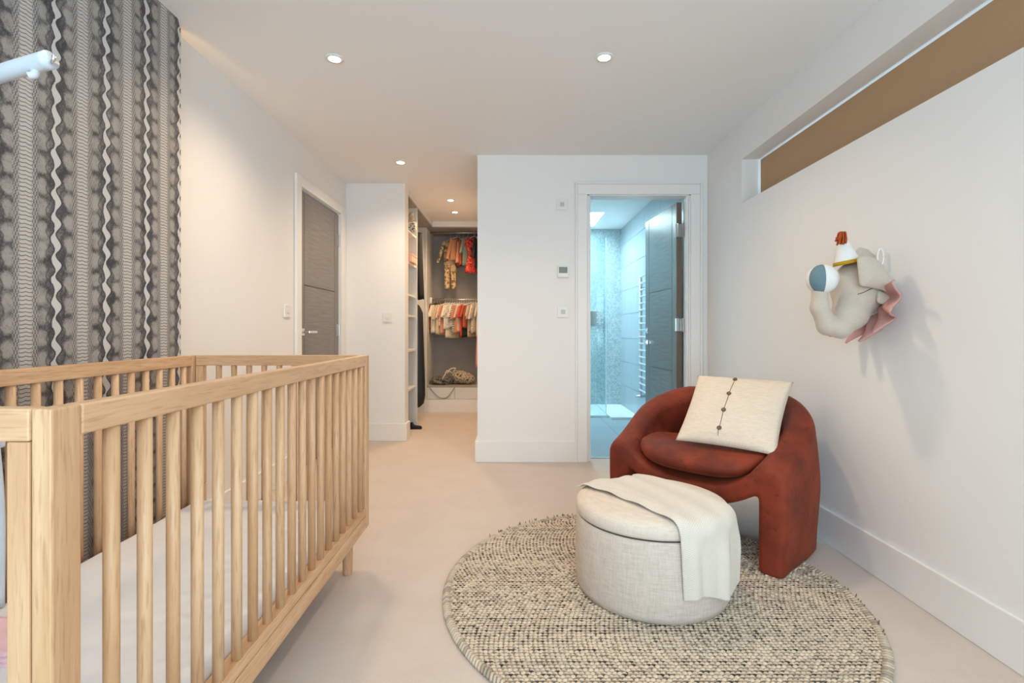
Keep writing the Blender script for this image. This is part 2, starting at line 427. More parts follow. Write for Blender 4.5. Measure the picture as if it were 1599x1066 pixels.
# bathroom shell
struct('wall_bathroom_back', boxes(((EX+.12, BY, 0), (BX+.1, BY+.1, H))), 'mosaic', 'shower wall covered in small blue-grey mosaic', 'wall')
struct('floor_bathroom', boxes(((EX+.12, 3.945, -.06), (BX+.1, BY+.1, -.004))), 'grout', 'grouted bathroom floor bed under the grey tiles', 'floor')
wbr = struct('wall_bathroom_right', boxes(((BX+.008, YE+.12, 0), (BX+.1, BY+.1, H))), 'grout', 'bathroom side wall clad in large pale tiles', 'wall')
fbr = bpy.data.objects['floor_bathroom']
TZ = [0, .3, .6, .9, 1.2, 1.5, 1.8, 2.1, H]; first = {}
for i in range(8):
    y = 3.94 - (0.3 if i % 2 else 0)
    while y < BY-.001:
        a, b = max(y, 3.94)+.0015, min(y+.6, BY)-.0015
        key = (round(b-a, 3), round(TZ[i+1]-TZ[i], 3))
        wl = (BX+.004, (a+b)/2, TZ[i]+.0015)
        if key in first: again(first[key], wl, wbr)
        else: first[key] = mk('tile', box((BX, a, TZ[i]+.0015), (BX+.008, b, TZ[i+1]-.0015), .001, 1), 'tile', wbr)
        y += .6
first = {}
for iy in range(3):
    for ix in range(4):
        a, b = 3.947+iy*.6, min(3.947+(iy+1)*.6-.003, 5.745); x0, x1 = max(EX+.12, 1.43-(ix+1)*.42), 1.43-ix*.42-.003
        key = (round(b-a, 3), round(x1-x0, 3)); wl = ((x0+x1)/2, (a+b)/2, -.004)
        if key in first: again(first[key], wl, fbr)
        else: first[key] = mk('tile', box((x0, a, -.004), (x1, b, .002), .001, 1), 'floor_tile', fbr)
struct('wall_skylight', boxes(((.20, 5.64, H+.12), (1.04, 5.66, H+.35)), ((.20, 6.40, H+.12), (1.04, 6.42, H+.35)), ((.18, 5.64, H+.12), (.20, 6.42, H+.35)), ((1.04, 5.64, H+.12), (1.06, 6.42, H+.35))), 'ceiling_paint', 'white shaft of the bathroom skylight', 'skylight')
# baseboards
def bb(name, VF, label): struct(name, VF, 'trim_paint', label, 'baseboard')
def base(lo, hi): return box(lo, hi, .004, 2)
BH = .16
bb('baseboard_right', base((XR-.014, YB, 0), (XR, YE, BH)), 'white baseboard along the right wall behind the rust armchair')
bb('baseboard_end', join(base((EX-.018, YE-.018, 0), (.497, YE, BH)), base((EX-.018, YE, 0), (EX, 6.1, BH)), base((1.425, YE-.018, 0), (XR-.014, YE, BH))), 'white baseboard on the end wall beside the bathroom doorway')
bb('baseboard_stub', join(base((XL, YS-.018, 0), (SX+.018, YS, BH)), base((SX, YS, 0), (SX+.018, YS+.14, BH))), 'white baseboard wrapping the short partition')
bb('baseboard_left', join(base((XL, 2.17, 0), (XL+.016, 3.46, BH)), base((XL, 4.455, 0), (XL+.016, YS-.018, BH))), 'white baseboard along the left wall behind the crib')
# architraves
struct('trim_1', join(base((XL, 3.458, 0), (XL+.02, 3.54, 2.085)), base((XL, 4.37, 0), (XL+.02, 4.452, 2.085)), base((XL, 3.54, 2.008), (XL+.02, 4.37, 2.085)),
    base((XL-.1, 4.366, 0), (XL-.03, 4.372, 2.0)), base((XL-.1, 3.538, 0), (XL-.03, 3.544, 2.0))), 'trim_paint', 'white architrave round the grey bedroom door', 'door frame')
struct('trim_2', join(base((DX0-.08, YE-.02, 0), (DX0-.004, YE, DZ-.006)), base((DX1-.004, YE-.02, 0), (DX1+.068, YE, DZ-.006)), base((DX0-.08, YE-.02, DZ-.006), (DX1+.068, YE-.0005, DZ+.07)),
    base((DX0-.095, YE-.026, 0), (DX0-.08, YE, DZ+.085)), base((DX1+.068, YE-.026, 0), (DX1+.083, YE, DZ+.085)), base((DX0-.08, YE-.026, DZ+.07), (DX1+.068, YE, DZ+.085)),
    box((DX0, YE-.002, 0), (DX0+.012, YE+.125, DZ)), box((DX1-.012, YE-.002, 0), (DX1, YE+.125, DZ)), box((DX0, YE-.002, DZ-.012), (DX1, YE+.125, DZ)),
    box((DX1-.026, YE+.02, 0), (DX1-.012, YE+.06, DZ-.012)), box((DX0+.012, YE+.02, 0), (DX0+.026, YE+.06, DZ-.012))), 'trim_paint', 'white moulded frame of the bathroom doorway', 'door frame')
struct('trim_3', box((DX0, YE+.10, 0), (DX1, YE+.135, .006), .002, 1), 'steel', 'thin metal threshold between carpet and bathroom tiles', 'threshold')

# ---- doors: leaf built flat in (w, t, z) then mapped
def door(name, label, width, height, org, wdir, tdir, hinge_at, lever_z, panels_z, sides):
    org = np.array(org, float); wd = np.array(wdir, float); td = np.array(tdir, float)
    def mp(VF):
        V = np.asarray(VF[0]); return org+V[:, :1]*wd+V[:, 1:2]*td+V[:, 2:3]*np.array([0, 0, 1.0]), VF[1]
    root = empty(name, tuple(org), label, 'door'); root['kind'] = 'structure'
    T = .044
    mk('leaf_core', mp(box((.001, .004, .006), (width-.001, T-.004, height))), 'door_core', root)
    g = .006
    for sd in sides:
        t0, t1 = ((-.0, .004) if sd < 0 else (T-.004, T))
        sw = .095
        mk('stile', mp(box((0, t0, .006), (sw-g/2, t1, height), .0008, 1)), 'door_grain_v', root)
        mk('stile', mp(box((width-sw+g/2, t0, .006), (width, t1, height), .0008, 1)), 'door_grain_v', root)
        zs = [.006]+list(panels_z)+[height]
        for i in range(len(zs)-1):
            mk('panel', mp(box((sw+g/2, t0, zs[i]+(g/2 if i else 0)), (width-sw-g/2, t1, zs[i+1]-(g/2 if i < len(zs)-2 else 0)), .0008, 1)), 'door_grain_h', root)
    for e in (0, width):
        mk('edge_strip', mp(box((e-.0015 if e else -.0015, .002, .006), (e+.0015, T-.002, height))), 'door_edge', root)
    hw = width-.06 if hinge_at == 0 else .06; s = -1 if hinge_at == 0 else 1
    for sd in sides:
        t = -.0 if sd < 0 else T
        hd = mk('handle', mp(join(box((hw-.026, min(t, t+sd*.008), lever_z-.026), (hw+.026, max(t, t+sd*.008), lever_z+.026), .002, 1),
            tube([(hw, t, lever_z), (hw, t+sd*.052, lever_z)], .010, 12),
            box((min(hw, hw+s*.125)-.009, min(t+sd*.042, t+sd*.058), lever_z-.009), (max(hw, hw+s*.125)+.009, max(t+sd*.042, t+sd*.058), lever_z+.009), .003, 2))), 'chrome', root)
        hd['label'] = 'polished chrome lever handle'
        if name == 'door_2':
            mk('thumb_turn', mp(join(box((hw-.024, min(t, t+sd*.007), lever_z-.13), (hw+.024, max(t, t+sd*.007), lever_z-.082), .002, 1), box((hw-.006, min(t, t+sd*.035), lever_z-.122), (hw+.006, max(t, t+sd*.035), lever_z-.09), .002, 1))), 'chrome', root)
    hx = 0 if hinge_at == 0 else width
    hy = sides[0]; t = 0 if hy < 0 else T
    for z in (height-.22, 1.0 if name == 'door_1' else 1.04, .22):
        hg = mk('hinge', mp(join(tube([(hx, t+hy*.006, z-.05), (hx, t+hy*.006, z+.05)], .0065, 10), box((hx-.034, min(t, t+hy*.002), z-.05), (hx+.03, max(t, t+hy*.002), z+.05)))), 'steel', root)
        hg['label'] = 'brushed steel butt hinge'
    return root
door('door_1', 'grey wood-grain bedroom door with grooved panels and chrome lever', .812, 1.995, (XL-.052, 3.549, 0), (0, 1, 0), (1, 0, 0), 1, .985, (.67, 1.325), (1,))
a = math.radians(86.5)
d2 = door('door_2', 'grey grooved bathroom door standing open against the tiled wall', .745, 2.0, (1.334, YE+.135, 0), (-math.cos(a), math.sin(a), 0), (-math.sin(a), -math.cos(a), 0), 0, .995, (.67, 1.335), (1,))
for z in (1.78, 1.04):      # hinge leaves let into the edge facing the bedroom
    hg = mk('hinge', join(box((1.296, YE+.129, z-.05), (1.330, YE+.1335, z+.05), .001, 1), box((1.334, YE+.100, z-.05), (1.3415, YE+.133, z+.05), .001, 1), tube([(1.336, YE+.128, z-.052), (1.336, YE+.128, z+.052)], .006, 10)), 'steel', d2)
    hg['label'] = 'brushed steel hinge on the door edge'

# ---- windows
win = empty('window_1', (XR+.19, 1.37, NZ0), 'long narrow high window in the right wall behind the brown blind', 'window'); win['kind'] = 'structure'
mk('window_frame', boxes(((XR+.17, NY0, NZ0), (XR+.23, NY1, NZ0+.04)), ((XR+.17, NY0, NZ1-.03), (XR+.23, NY1, NZ1)), ((XR+.17, NY0, NZ0+.04), (XR+.23, NY0+.04, NZ1-.03)), ((XR+.17, NY1-.03, NZ0+.04), (XR+.23, NY1, NZ1-.03)), ((XR+.17, 1.35, NZ0+.04), (XR+.23, 1.39, NZ1-.03))), 'white_plastic', win)
for y0, y1 in ((NY0+.04, 1.35), (1.39, NY1-.03)):
    mk('pane', box((XR+.198, y0, NZ0+.04), (XR+.204, y1, NZ1-.03)), 'pane_glass', win)
bl = empty('roller_blind', (XR+.118, 1.37, NZ0), 'brown fabric blind covering the long high window', 'blind')
mk('blind_fabric', box((XR+.115, NY0+.02, NZ0+.014), (XR+.1175, 3.224, NZ1-.009)), 'blind_fabric', bl)
mk('bottom_bar', box((XR+.111, NY0+.02, NZ0+.001), (XR+.1215, 3.224, NZ0+.016), .003, 2), 'blind_fabric', bl)
win = empty('window_2', (.1, YB-.06, WZ0), 'wide rear window letting daylight into the bedroom', 'window'); win['kind'] = 'structure'
mk('window_frame', boxes(((WX0, YB-.1, WZ0), (WX1, YB-.03, WZ0+.05)), ((WX0, YB-.1, WZ1-.05), (WX1, YB-.03, WZ1)), ((WX0, YB-.1, WZ0+.05), (WX0+.05, YB-.03, WZ1-.05)), ((WX1-.05, YB-.1, WZ0+.05), (WX1, YB-.03, WZ1-.05)), ((.07, YB-.1, WZ0+.05), (.13, YB-.03, WZ1-.05))), 'white_plastic', win)
for x0, x1 in ((WX0+.05, .07), (.13, WX1-.05)):
    mk('pane', box((x0, YB-.07, WZ0+.05), (x1, YB-.064, WZ1-.05)), 'pane_glass', win)
win = empty('window_3', (.62, 6.03, H+.2), 'square bathroom skylight glowing with daylight', 'skylight'); win['kind'] = 'structure'
mk('pane', box((.20, 5.66, H+.2), (1.04, 6.40, H+.206)), 'pane_glass', win)
mk('window_frame', boxes(((.20, 5.66, H+.19), (1.04, 5.68, H+.22)), ((.20, 6.38, H+.19), (1.04, 6.40, H+.22)), ((.20, 5.68, H+.19), (.22, 6.38, H+.22)), ((1.02, 5.68, H+.19), (1.04, 6.38, H+.22))), 'white_plastic', win)

# ---- led strip behind the papered panel
mk_led = mk('led_strip', box((-1.492, 2.075, .05), (-1.486, 2.085, H-.01)), 'led_glow'); tag(mk_led, 'warm led strip glowing behind the edge of the snakeskin panel', 'led strip')

# ---- downlights
spots = [(-.867, 2.457, 'recessed downlight above the far end of the crib', 1), (.449, 2.445, 'recessed downlight above the ottoman and armchair', 1), (-.88, 3.97, 'recessed downlight by the grey bedroom door', 1),
         (-.626, 5.12, 'recessed downlight just inside the dressing area', 1.1), (-.64, 5.64, 'recessed downlight nearest the wardrobe rails', 1.1), (-.867, .93, 'recessed downlight over the near end of the crib', .3), (.449, .93, 'recessed downlight over the near edge of the rug', .3)]
for i, (x, y, lab, k) in enumerate(spots):
    t = empty('downlight', (x, y, H-.006), lab, 'downlight', 'recessed ceiling downlights')
    mk('trim_ring', lathe([(.030, 0), (.043, .0), (.045, .003), (.045, .006), (.028, .006)], (x, y, H-.006), 32, cap=False), 'trim_paint', t, True)
    mk('lamp_lens', lathe([(.001, .0), (.0295, .0), (.0295, .003)], (x, y, H-.005), 24), 'lamp_glow', t)
    d = bpy.data.lights.new('downlight_lamp', 'SPOT'); d.energy = DOWN_POWER*k; d.color = DOWN_COL if y < 5 else (1.0, .68, .40); d.spot_size = math.radians(150); d.spot_blend = 0.9; d.shadow_soft_size = .06
    o = bpy.data.objects.new('downlight_lamp', d); COL.objects.link(o); o.parent = t; o.location = (0, 0, -.03)

# ---- wall plates
def plate(name, c, nrm, label, cat, lcd=False, s=.086):
    c = np.array(c, float); n = np.array(nrm, float); u = np.cross([0, 0, 1.0], n)
    def mp(VF): V = np.asarray(VF[0]); return c+V[:, :1]*u+V[:, 1:2]*n+V[:, 2:3]*np.array([0, 0, 1.0]), VF[1]
    t = empty(name, tuple(c), label, cat)
    mk('plate', mp(box((-s/2, 0, -s/2), (s/2, .010 if not lcd else .018, s/2), .003, 2)), 'white_plastic', t)
    if lcd: mk('screen', mp(box((-.032, .018, -.012), (.032, .0195, .034), .001, 1)), 'lcd', t)
    else: mk('rocker', mp(box((-.016, .010, -.016), (.016, .014, .016), .002, 1)), 'grey_plastic' if name == 'isolator_switch' else 'white_plastic', t)
plate('light_switch', (XL, 3.338, 1.125), (1, 0, 0), 'white light switch on the left wall beside the grey door frame', 'switch')
plate('light_switch', (-1.123, YS, 1.114), (0, -1, 0), 'white light switch on the short partition', 'switch')
plate('isolator_switch', (.379, YE, 1.949), (0, -1, 0), 'white square switch high beside the bathroom door frame', 'switch')
plate('thermostat', (.386, YE, 1.441), (0, -1, 0), 'white wall thermostat with a small dark screen', 'thermostat', True)
plate('isolator_switch', (.386, YE, 1.137), (0, -1, 0), 'white square switch below the thermostat', 'switch')

# ================================================================== BATHROOM THINGS
t = mk('shower_tray', join(box((EX+.12, 5.75, -.003), (1.10, BY, .028), .006, 2)), 'tray_white'); tag(t, 'low white shower tray below the mosaic wall', 'shower tray')
t = mk('tile_reflection_strip', join(box((1.104, 5.60, -.003), (BX-.001, BY, .030), .003, 1)), 'tray_white'); tag(t, 'floor tile strip coloured white for skylight reflection between shower tray and side wall', 'ledge')  # skylight reflection on the floor tiles, put into the strip's white colour
t = empty('glass_screen', (.5, 5.78, .028), 'clear glass shower screen standing on the tray edge', 'glass screen')
mk('pane', box((-.1, 5.776, .029), (1.077, 5.784, 2.06), .001, 1), 'screen_glass', t)
mk('edge_highlight', box((1.077, 5.772, .029), (1.083, 5.788, 2.06), .001, 1), 'white_metal', t)  # white strip paints the bright highlight along the polished glass edge
t = empty('shower_valve', (1.10, BY, 1.07), 'chrome shower control plate with three knobs on the mosaic wall', 'shower control')
mk('plate', box((1.02, BY-.012, 1.07), (1.165, BY, 1.25), .003, 2), 'chrome', t)
for z in (1.10, 1.16, 1.22): mk('knob', join(lathe([(.018, 0), (.018, -.03), (.016, -.045)], (1.135, BY-.012, z), 20, 'y'), box((1.135, BY-.055, z-.006), (1.19, BY-.042, z+.006), .002, 1)), 'chrome', t)
t = empty('towel_rail', (1.38, 5.09, .34), 'white ladder towel radiator on the bathroom side wall', 'towel rail')
RY0, RY1, RX = 4.86, 5.33, 1.365
for y in (RY0, RY1): mk('upright', tube([(RX, y, .34), (RX, y, 1.58)], .017, 12), 'white_metal', t, True)
b0 = None
for i in range(18):
    z = .37+i*(1.56-.37)/17
    if b0 is None: b0 = mk('bar', tube([(RX-.012, RY0, z), (RX-.022, (RY0+RY1)/2, z), (RX-.012, RY1, z)], .0095, 8), 'white_metal', t, True); bz = WL[b0].copy()
    else: again(b0, bz+np.array([0, 0, z-.37]), t)
for y in (RY0, RY1):
    mk('valve', join(tube([(RX, y, .34), (RX, y, .30), (RX, y, .285)], [.012, .012, .016], 10), tube([(RX-.055, y, .30), (BX, y, .30)], .013, 10)), 'chrome', t, True)
    for z in (.5, 1.45): mk('bracket', tube([(RX, y, z), (BX, y, z)], .009, 8), 'white_metal', t)

# ================================================================== CRIB
CXL, CXR, CY0, CY1, CT = -1.34, -.60, .655, 2.11, .893
crib = empty('baby_crib', ((CXL+CXR)/2, (CY0+CY1)/2, 0), 'light oak slatted crib beside the snakeskin wall', 'crib')
for sx, xo in ((1, CXR), (-1, CXL)):
    xi = xo-sx*.027; lo, hi = min(xo, xi), max(xo, xi)
    for y0, y1 in ((CY0, CY0+.046), (CY1-.046, CY1)):
        mk('side_post', box((lo, y0, .18), (hi, y1, CT), .003, 2), 'oak_z', crib)
    mk('top_rail', box((lo, CY0+.0465, CT-.043), (hi, CY1-.0465, CT), .003, 2), 'oak_y', crib)
    mk('bottom_rail', join(box((lo-(.012 if sx > 0 else 0), CY0+.0465, .236), (hi+(.012 if sx < 0 else 0), CY1-.0465, .265), .003, 2)), 'oak_y', crib)
    mk('bottom_rail', box((lo, CY0+.0465, .18), (hi-(.003 if sx > 0 else -.003)*0, CY1-.0465, .233), .003, 2), 'oak_y', crib)
sp = mk('spindle', tube([((CXR-.0135), .77, .262), ((CXR-.0135), .77, .55), ((CXR-.0135), .77, CT-.041)], .0112, 14), 'oak_z', crib, True); s0 = WL[sp].copy()
for side in (CXR-.0135, CXL+.0135):
    for k in range(19):
        if side > -1 and k == 0: continue
        again(sp, (side, .77+.07*k, s0[2]), crib)
for y0, y1, out in ((CY0, CY0+.027, 1), (CY1-.027, CY1, -1)):
    for x0, x1 in ((CXL+.029, CXL+.059), (CXR-.059, CXR-.029)):
        mk('end_post', box((x0, y0, .36), (x1, y1, CT-.0435), .002, 2), 'oak_z', crib)
        mk('end_post', box((x0, y0, .18), (x1, y1, .3575), .002, 2), 'oak_z', crib)
    mk('top_rail', box((CXL+.029, y0, CT-.043), (CXR-.029, y1, CT), .003, 2), 'oak_x', crib)
    mk('bottom_rail', box((CXL+.0595, y0, .18), (CXR-.0595, y1, .265), .003, 2), 'oak_x', crib)
    for k in range(9): again(sp, (-.97+.063*(k-4), (y0+y1)/2, s0[2]), crib)
for x in (CXL+.072, CXR-.072):
    for y in (CY0+.06, CY1-.055): mk('foot', lathe([(.017, 0), (.019, .004), (.023, .17), (.023, .185)], (x, y, 0), 20), 'oak_z', crib, True)
mk('mattress_base', box((CXL+.03, CY0+.03, .176), (CXR-.04, CY1-.03, .192)), 'oak_y', crib)
def mattress():
    c = np.array([-.974, (CY0+CY1)/2, .248]); hx, hy, hz = .332, .692, .055
    def f(X, Y, Z):
        qx, qy, qz = np.abs(X-c[0])-hx+.03, np.abs(Y-c[1])-hy+.03, np.abs(Z-c[2])-hz+.03
        d = np.sqrt(np.maximum(qx, 0)**2+np.maximum(qy, 0)**2+np.maximum(qz, 0)**2)+np.minimum(np.maximum(qx, np.maximum(qy, qz)), 0)-.03
        return d+.0022*np.sin(X*23+Y*9)*np.sin(Y*14)
    o = mk('crib_mattress', surfnet(f, c-[hx+.02, hy+.02, hz+.02], c+[hx+.02, hy+.02, hz+.02], .014), 'sheet', smooth=True)
    tag(o, 'white sheeted mattress lying inside the oak crib', 'mattress')
mattress()
def folded_cloth():
    V = []; Fc = []; nu, nv = 24, 16; L = []
    for layer in range(3):
        z0 = .308+layer*.011
        V0 = []
        for i in range(nu):
            for j in range(nv):
                u, v = i/(nu-1), j/(nv-1)
                V0.append((-1.27+.235*u-layer*.006, 1.03+.13*v+layer*.004, z0+.004*math.sin(u*9+layer)*math.sin(v*5+1)))
        top = np.array(V0); bot = top-[0, 0, .008]
        q = [[i*nv+j, (i+1)*nv+j, (i+1)*nv+j+1, i*nv+j+1] for i in range(nu-1) for j in range(nv-1)]
        n = nu*nv; ring = [i*nv for i in range(nu)]+[(nu-1)*nv+j for j in range(1, nv)]+[i*nv+nv-1 for i in range(nu-2, -1, -1)]+[j for j in range(nv-2, 0, -1)]
        fs = q+[[a+n for a in f[::-1]] for f in q]+[[ring[k], ring[k-1], ring[k-1]+n, ring[k]+n] for k in range(len(ring))]
        L.append((np.concatenate([top, bot]), fs))
    tag(mk('muslin_cloth', join(*L), 'pink_muslin', smooth=True), 'folded pink muslin cloth on the crib mattress', 'cloth')
folded_cloth()
t = empty('mobile_arm', (-1.272, 1.25, .305), 'white plastic mobile arm arching over the crib', 'mobile arm')
arm = bez([(-1.273, 1.25, .31), (-1.275, 1.25, .60), (-1.305, 1.24, .9), (-1.35, 1.21, 1.18), (-1.32, 1.12, 1.40), (-1.16, 1.02, 1.47), (-.99, .97, 1.489), (-.872, .95, 1.507)], 10)
mk('arm', tube(arm, np.concatenate([np.full(20, .009), np.linspace(.009, .0165, len(arm)-20)]), 16), 'arm_plastic', t, True)
mk('hook', tube(bez([(-.876, .95, 1.500), (-.866, .945, 1.500), (-.860, .943, 1.504), (-.860, .943, 1.510)], 5), .0035, 8), 'chrome', t, True)
mk('peg', tube(bez([(-.905, .955, 1.488), (-.903, .95, 1.478), (-.910, .945, 1.474)], 5), .007, 8), 'arm_plastic', t, True)
mk('clamp', join(box((-1.312, 1.225, .70), (-1.281, 1.275, .745), .006, 2)), 'arm_plastic', t)

# ================================================================== RUG
RC = np.array([.507, 1.935]); RR = .757
rug = empty('round_rug', (RC[0], RC[1], 0), 'round cream and charcoal braided rug under the ottoman', 'rug')
mk('rug_base', lathe([(RR-.004, .001), (RR, .003), (RR, .006), (RR-.004, .008)], (RC[0], RC[1], 0), 128), 'rug_base', rug)
def weave():
    px, py = .0155, .0140
    # unit stitch: flattened ellipsoid, 6 x 3 rings
    n, rings = 6, [(-.9, .45), (-.35, 1), (.35, 1), (.9, .45)]
    U = []
    for h, r in rings:
        for k in range(n): a = 2*PI*k/n; U.append((h, r*math.cos(a), r*math.sin(a)))
    U = np.array(U); UF = [[i*n+k, i*n+(k+1) % n, (i+1)*n+(k+1) % n, (i+1)*n+k] for i in range(3) for k in range(n)]+[list(range(n))[::-1], [18+k for k in range(n)]]
    UF4 = UF[:18]; caps = UF[18:]
    rows = np.arange(-int(RR/py)-1, int(RR/py)+2); V = []; Fa = []; T = []; m = 0
    for r in rows:
        y = r*py; half = math.sqrt(max(0, (RR-.012)**2-y*y))
        if half < .02: continue
        streak = rng.random()
        nrun = 6; knots = rng.random(nrun)
        for x in np.arange(-half, half, px):
            xx = x+(px/2 if r % 2 else 0)+rng.normal(0, .0008)
            if xx*xx+y*y > (RR-.010)**2: continue
            kv = np.interp((xx/RR+1)/2*(nrun-1), range(nrun), knots)
            # pale stitch
            V.append(U*[px*.56, py*.50, .0052]+[xx, y+rng.normal(0, .0006), .0085+rng.normal(0, .0006)]); T.append(np.clip(.10*rng.random()+max(0, kv*streak-.55)*.9, 0, 1)); 
            # thin dark yarn between rows
            if rng.random() < .5+.7*kv*streak:
                V.append(U*[px*.58, py*.17, .0036]+[xx+px/2, y+py*.5, .0102]); T.append(np.clip(.45+.6*rng.random()*(.4+streak), 0, 1))
    N = len(V); V = np.concatenate(V); base_f = np.array(UF4); 
    Fq = (base_f[None]+24*np.arange(N)[:, None, None]).reshape(-1, 4).tolist()
    C = (np.array(caps)[None]+24*np.arange(N)[:, None, None]).reshape(-1, n).tolist()
    V[:, 0] += RC[0]; V[:, 1] += RC[1]
    o = mk('weave', (V, Fq+C), 'rug_weave', rug, True); o['kind'] = 'stuff'
    a = o.data.attributes.new('tone', 'FLOAT', 'POINT'); a.data.foreach_set('value', np.repeat(np.array(T, float), 24))
    print('stitches', N)
weave()
def rug_edge():
    # overcast binding: short slanted loops round the rim + loose whiskers
    L = []; N = 330; T = []
    for k in range(N):
        a = 2*PI*k/N; c, s = math.cos(a), math.sin(a); a2 = a+.012; c2, s2 = math.cos(a2), math.sin(a2)
        P = [(RC[0]+(RR-.016)*c, RC[1]+(RR-.016)*s, .010), (RC[0]+(RR-.004)*c, RC[1]+(RR-.004)*s, .0145), (RC[0]+(RR+.007)*c2, RC[1]+(RR+.007)*s2, .009), (RC[0]+(RR+.004)*c2, RC[1]+(RR+.004)*s2, .003)]
        L.append(tube(P, .0055, 6)); T += [(.45 if rng.random() < .25 else .05+.22*rng.random())]*24
    o = mk('edge_binding', join(*L), 'rug_weave', rug, True); o['kind'] = 'stuff'
    at = o.data.attributes.new('tone', 'FLOAT', 'POINT'); at.data.foreach_set('value', np.array(T))
    L = []
    for k in range(120):
        a = rng.uniform(.30*PI, .80*PI) if k < 90 else rng.uniform(-.15*PI, .3*PI); c, s = math.cos(a), math.sin(a); l = rng.uniform(.004, .016)
        L.append(tube([(RC[0]+RR*c, RC[1]+RR*s, .008), (RC[0]+(RR+l*.5)*c, RC[1]+(RR+l*.5)*s, .012+l*.5), (RC[0]+(RR+l*.6)*c, RC[1]+(RR+l*.6)*s, .012+l)], [.0022, .002, .0012], 5))
    o = mk('fringe', join(*L), 'rug_weave', rug); o['kind'] = 'stuff'
    at = o.data.attributes.new('tone', 'FLOAT', 'POINT'); at.data.foreach_set('value', np.full(120*15, .85))
rug_edge()

# ================================================================== OTTOMAN + THROW
OC = np.array([.538, 1.95]); OR_ = .29; OZ = .0145
ott = empty('storage_ottoman', (OC[0], OC[1], OZ), 'round grey linen storage ottoman standing on the braided rug', 'ottoman')
mk('ottoman_body', lathe([(.272, 0), (.280, .003), (.287, .025), (.290, .10), (.290, .20), (.287, .268), (.283, .2745), (.27, .2745)], (OC[0], OC[1], OZ), 96), 'linen_body', ott, True)
mk('lid_gap', lathe([(.278, .2735), (.278, .281)], (OC[0], OC[1], OZ), 64), 'dark_gap', ott)
LZ = OZ+.280
def lid_prof(): return [(.272, 0), (.284, .002), (.2885, .010), (.289, .024), (.286, .040), (.276, .052), (.255, .059), (.20, .067), (.12, .072), (.04, .073), (.001, .073)]
lid = mk('ottoman_lid', lathe(lid_prof(), (OC[0], OC[1], LZ), 96), 'linen_lid', ott, True); lid['label'] = 'cream padded lid'
def throw():
    d = np.array([.55, -.835]); d /= np.linalg.norm(d); p = np.array([-d[1], d[0]])
    pr = lid_prof()[3:]; rr = np.array([q[0] for q in pr][::-1]); zz = np.array([q[1] for q in pr][::-1])
    # arc length profile over the lid top then down the side
    nu, nv = 90, 44; W = .155; top = np.zeros((nu, nv, 3)); uvs = []
    for j in range(nv):
        v = -1+2*j/(nv-1); off = v*W*(1+.06*math.sin(v*3))
        ustart = -.235+.05*math.sin(v*2.2+.6)-.02*v
        Rr = .300; rim = math.sqrt(max(.0001, Rr**2-off**2))
        drop = .242+.028*math.sin(v*2.3+.3)-.02*v
        tot = (rim-ustart)+drop
        for i in range(nu):
            s = ustart+tot*i/(nu-1)
            cr = .045
            if s < rim-cr: u = s; dz = 0; hang = 0
            elif s < rim-cr+cr*PI/2:
                th = (s-rim+cr)/cr; u = rim-cr+cr*math.sin(th); dz = -cr*(1-math.cos(th)); hang = 0
            else:
                hang = s-(rim-cr+cr*PI/2); u = rim; dz = -cr-hang
            fold = .010*math.sin(v*7+1.0)*min(1, hang/.06)+.004*math.sin(v*13)*min(1, hang/.1)
            u2 = u+max(fold, -.004)+.012*min(1, hang/.1)*(1+v)*.5
            q = OC+d*u2+p*off*(1-.10*min(1, hang/.2))
            r = math.hypot(*(q-OC))
            zt = LZ+np.interp(min(r, .2889), rr, zz)
            if dz == 0 or r < .27: z = max(zt, LZ+.04)+.005
            else: z = LZ+.062+dz
            if hang > 0: z = LZ+.062+dz
            else: z = min(z, LZ+.0785) if dz == 0 else max(LZ+.062+dz, 0)
            z += .0035*math.sin(off*55+s*9)*math.exp(-hang*20)+.0035
            if j < 6 and hang == 0: z += .006*math.sin(s*22)**2
            top[i, j] = (q[0], q[1], z); uvs.append((s, off))
    uv = np.zeros((nu, nv, 2)); uv[..., 0] = np.linspace(0, .75, nu)[:, None]; uv[..., 1] = np.linspace(0, .31, nv)[None]
    V = top.reshape(-1, 3)
    Fq = [[i*nv+j, (i+1)*nv+j, (i+1)*nv+j+1, i*nv+j+1] for i in range(nu-1) for j in range(nv-1)]
    o = mk('linen_throw', (V, Fq), 'throw_knit', smooth=True, uv=uv.reshape(-1, 2))
    tag(o, 'cream woven throw draped over the ottoman and hanging down its side', 'throw')
    md = o.modifiers.new('thick', 'SOLIDIFY'); md.thickness = .005; md.offset = 1
    md = o.modifiers.new('sub', 'SUBSURF'); md.levels = 1; md.render_levels = 1
throw()

# ================================================================== ARMCHAIR
CH_F = np.array([.777, 2.25]); CH_A = math.radians(-44.4)
ca, sa = math.cos(CH_A), math.sin(CH_A)
def ch(VF, dz=0):
    V = np.asarray(VF[0], float); W = V.copy()
    W[:, 0] = CH_F[0]+V[:, 0]*ca-V[:, 1]*sa; W[:, 1] = CH_F[1]+V[:, 0]*sa+V[:, 1]*ca; W[:, 2] += dz
    return W, VF[1]
chair = empty('armchair', (CH_F[0]+.25, CH_F[1]+.25, .006), 'rust velvet tub armchair with slab legs', 'armchair')
def outer2d(X, Y, Z):
    hx = .412+.022*np.exp(-((Y-.34)/.2)**2)-.014*sstep(.30, .0, Z)
    yb = .66-.02*sstep(.35, 0, Z)
    cy, hy, r = (yb-.5)/2, (yb+.5)/2, .24+.13*sstep(.25, .62, Z)
    qx, qy = np.abs(X)-hx+r, np.abs(Y-cy)-hy+r
    return np.sqrt(np.maximum(qx, 0)**2+np.maximum(qy, 0)**2)+np.minimum(np.maximum(qx, qy), 0)-r
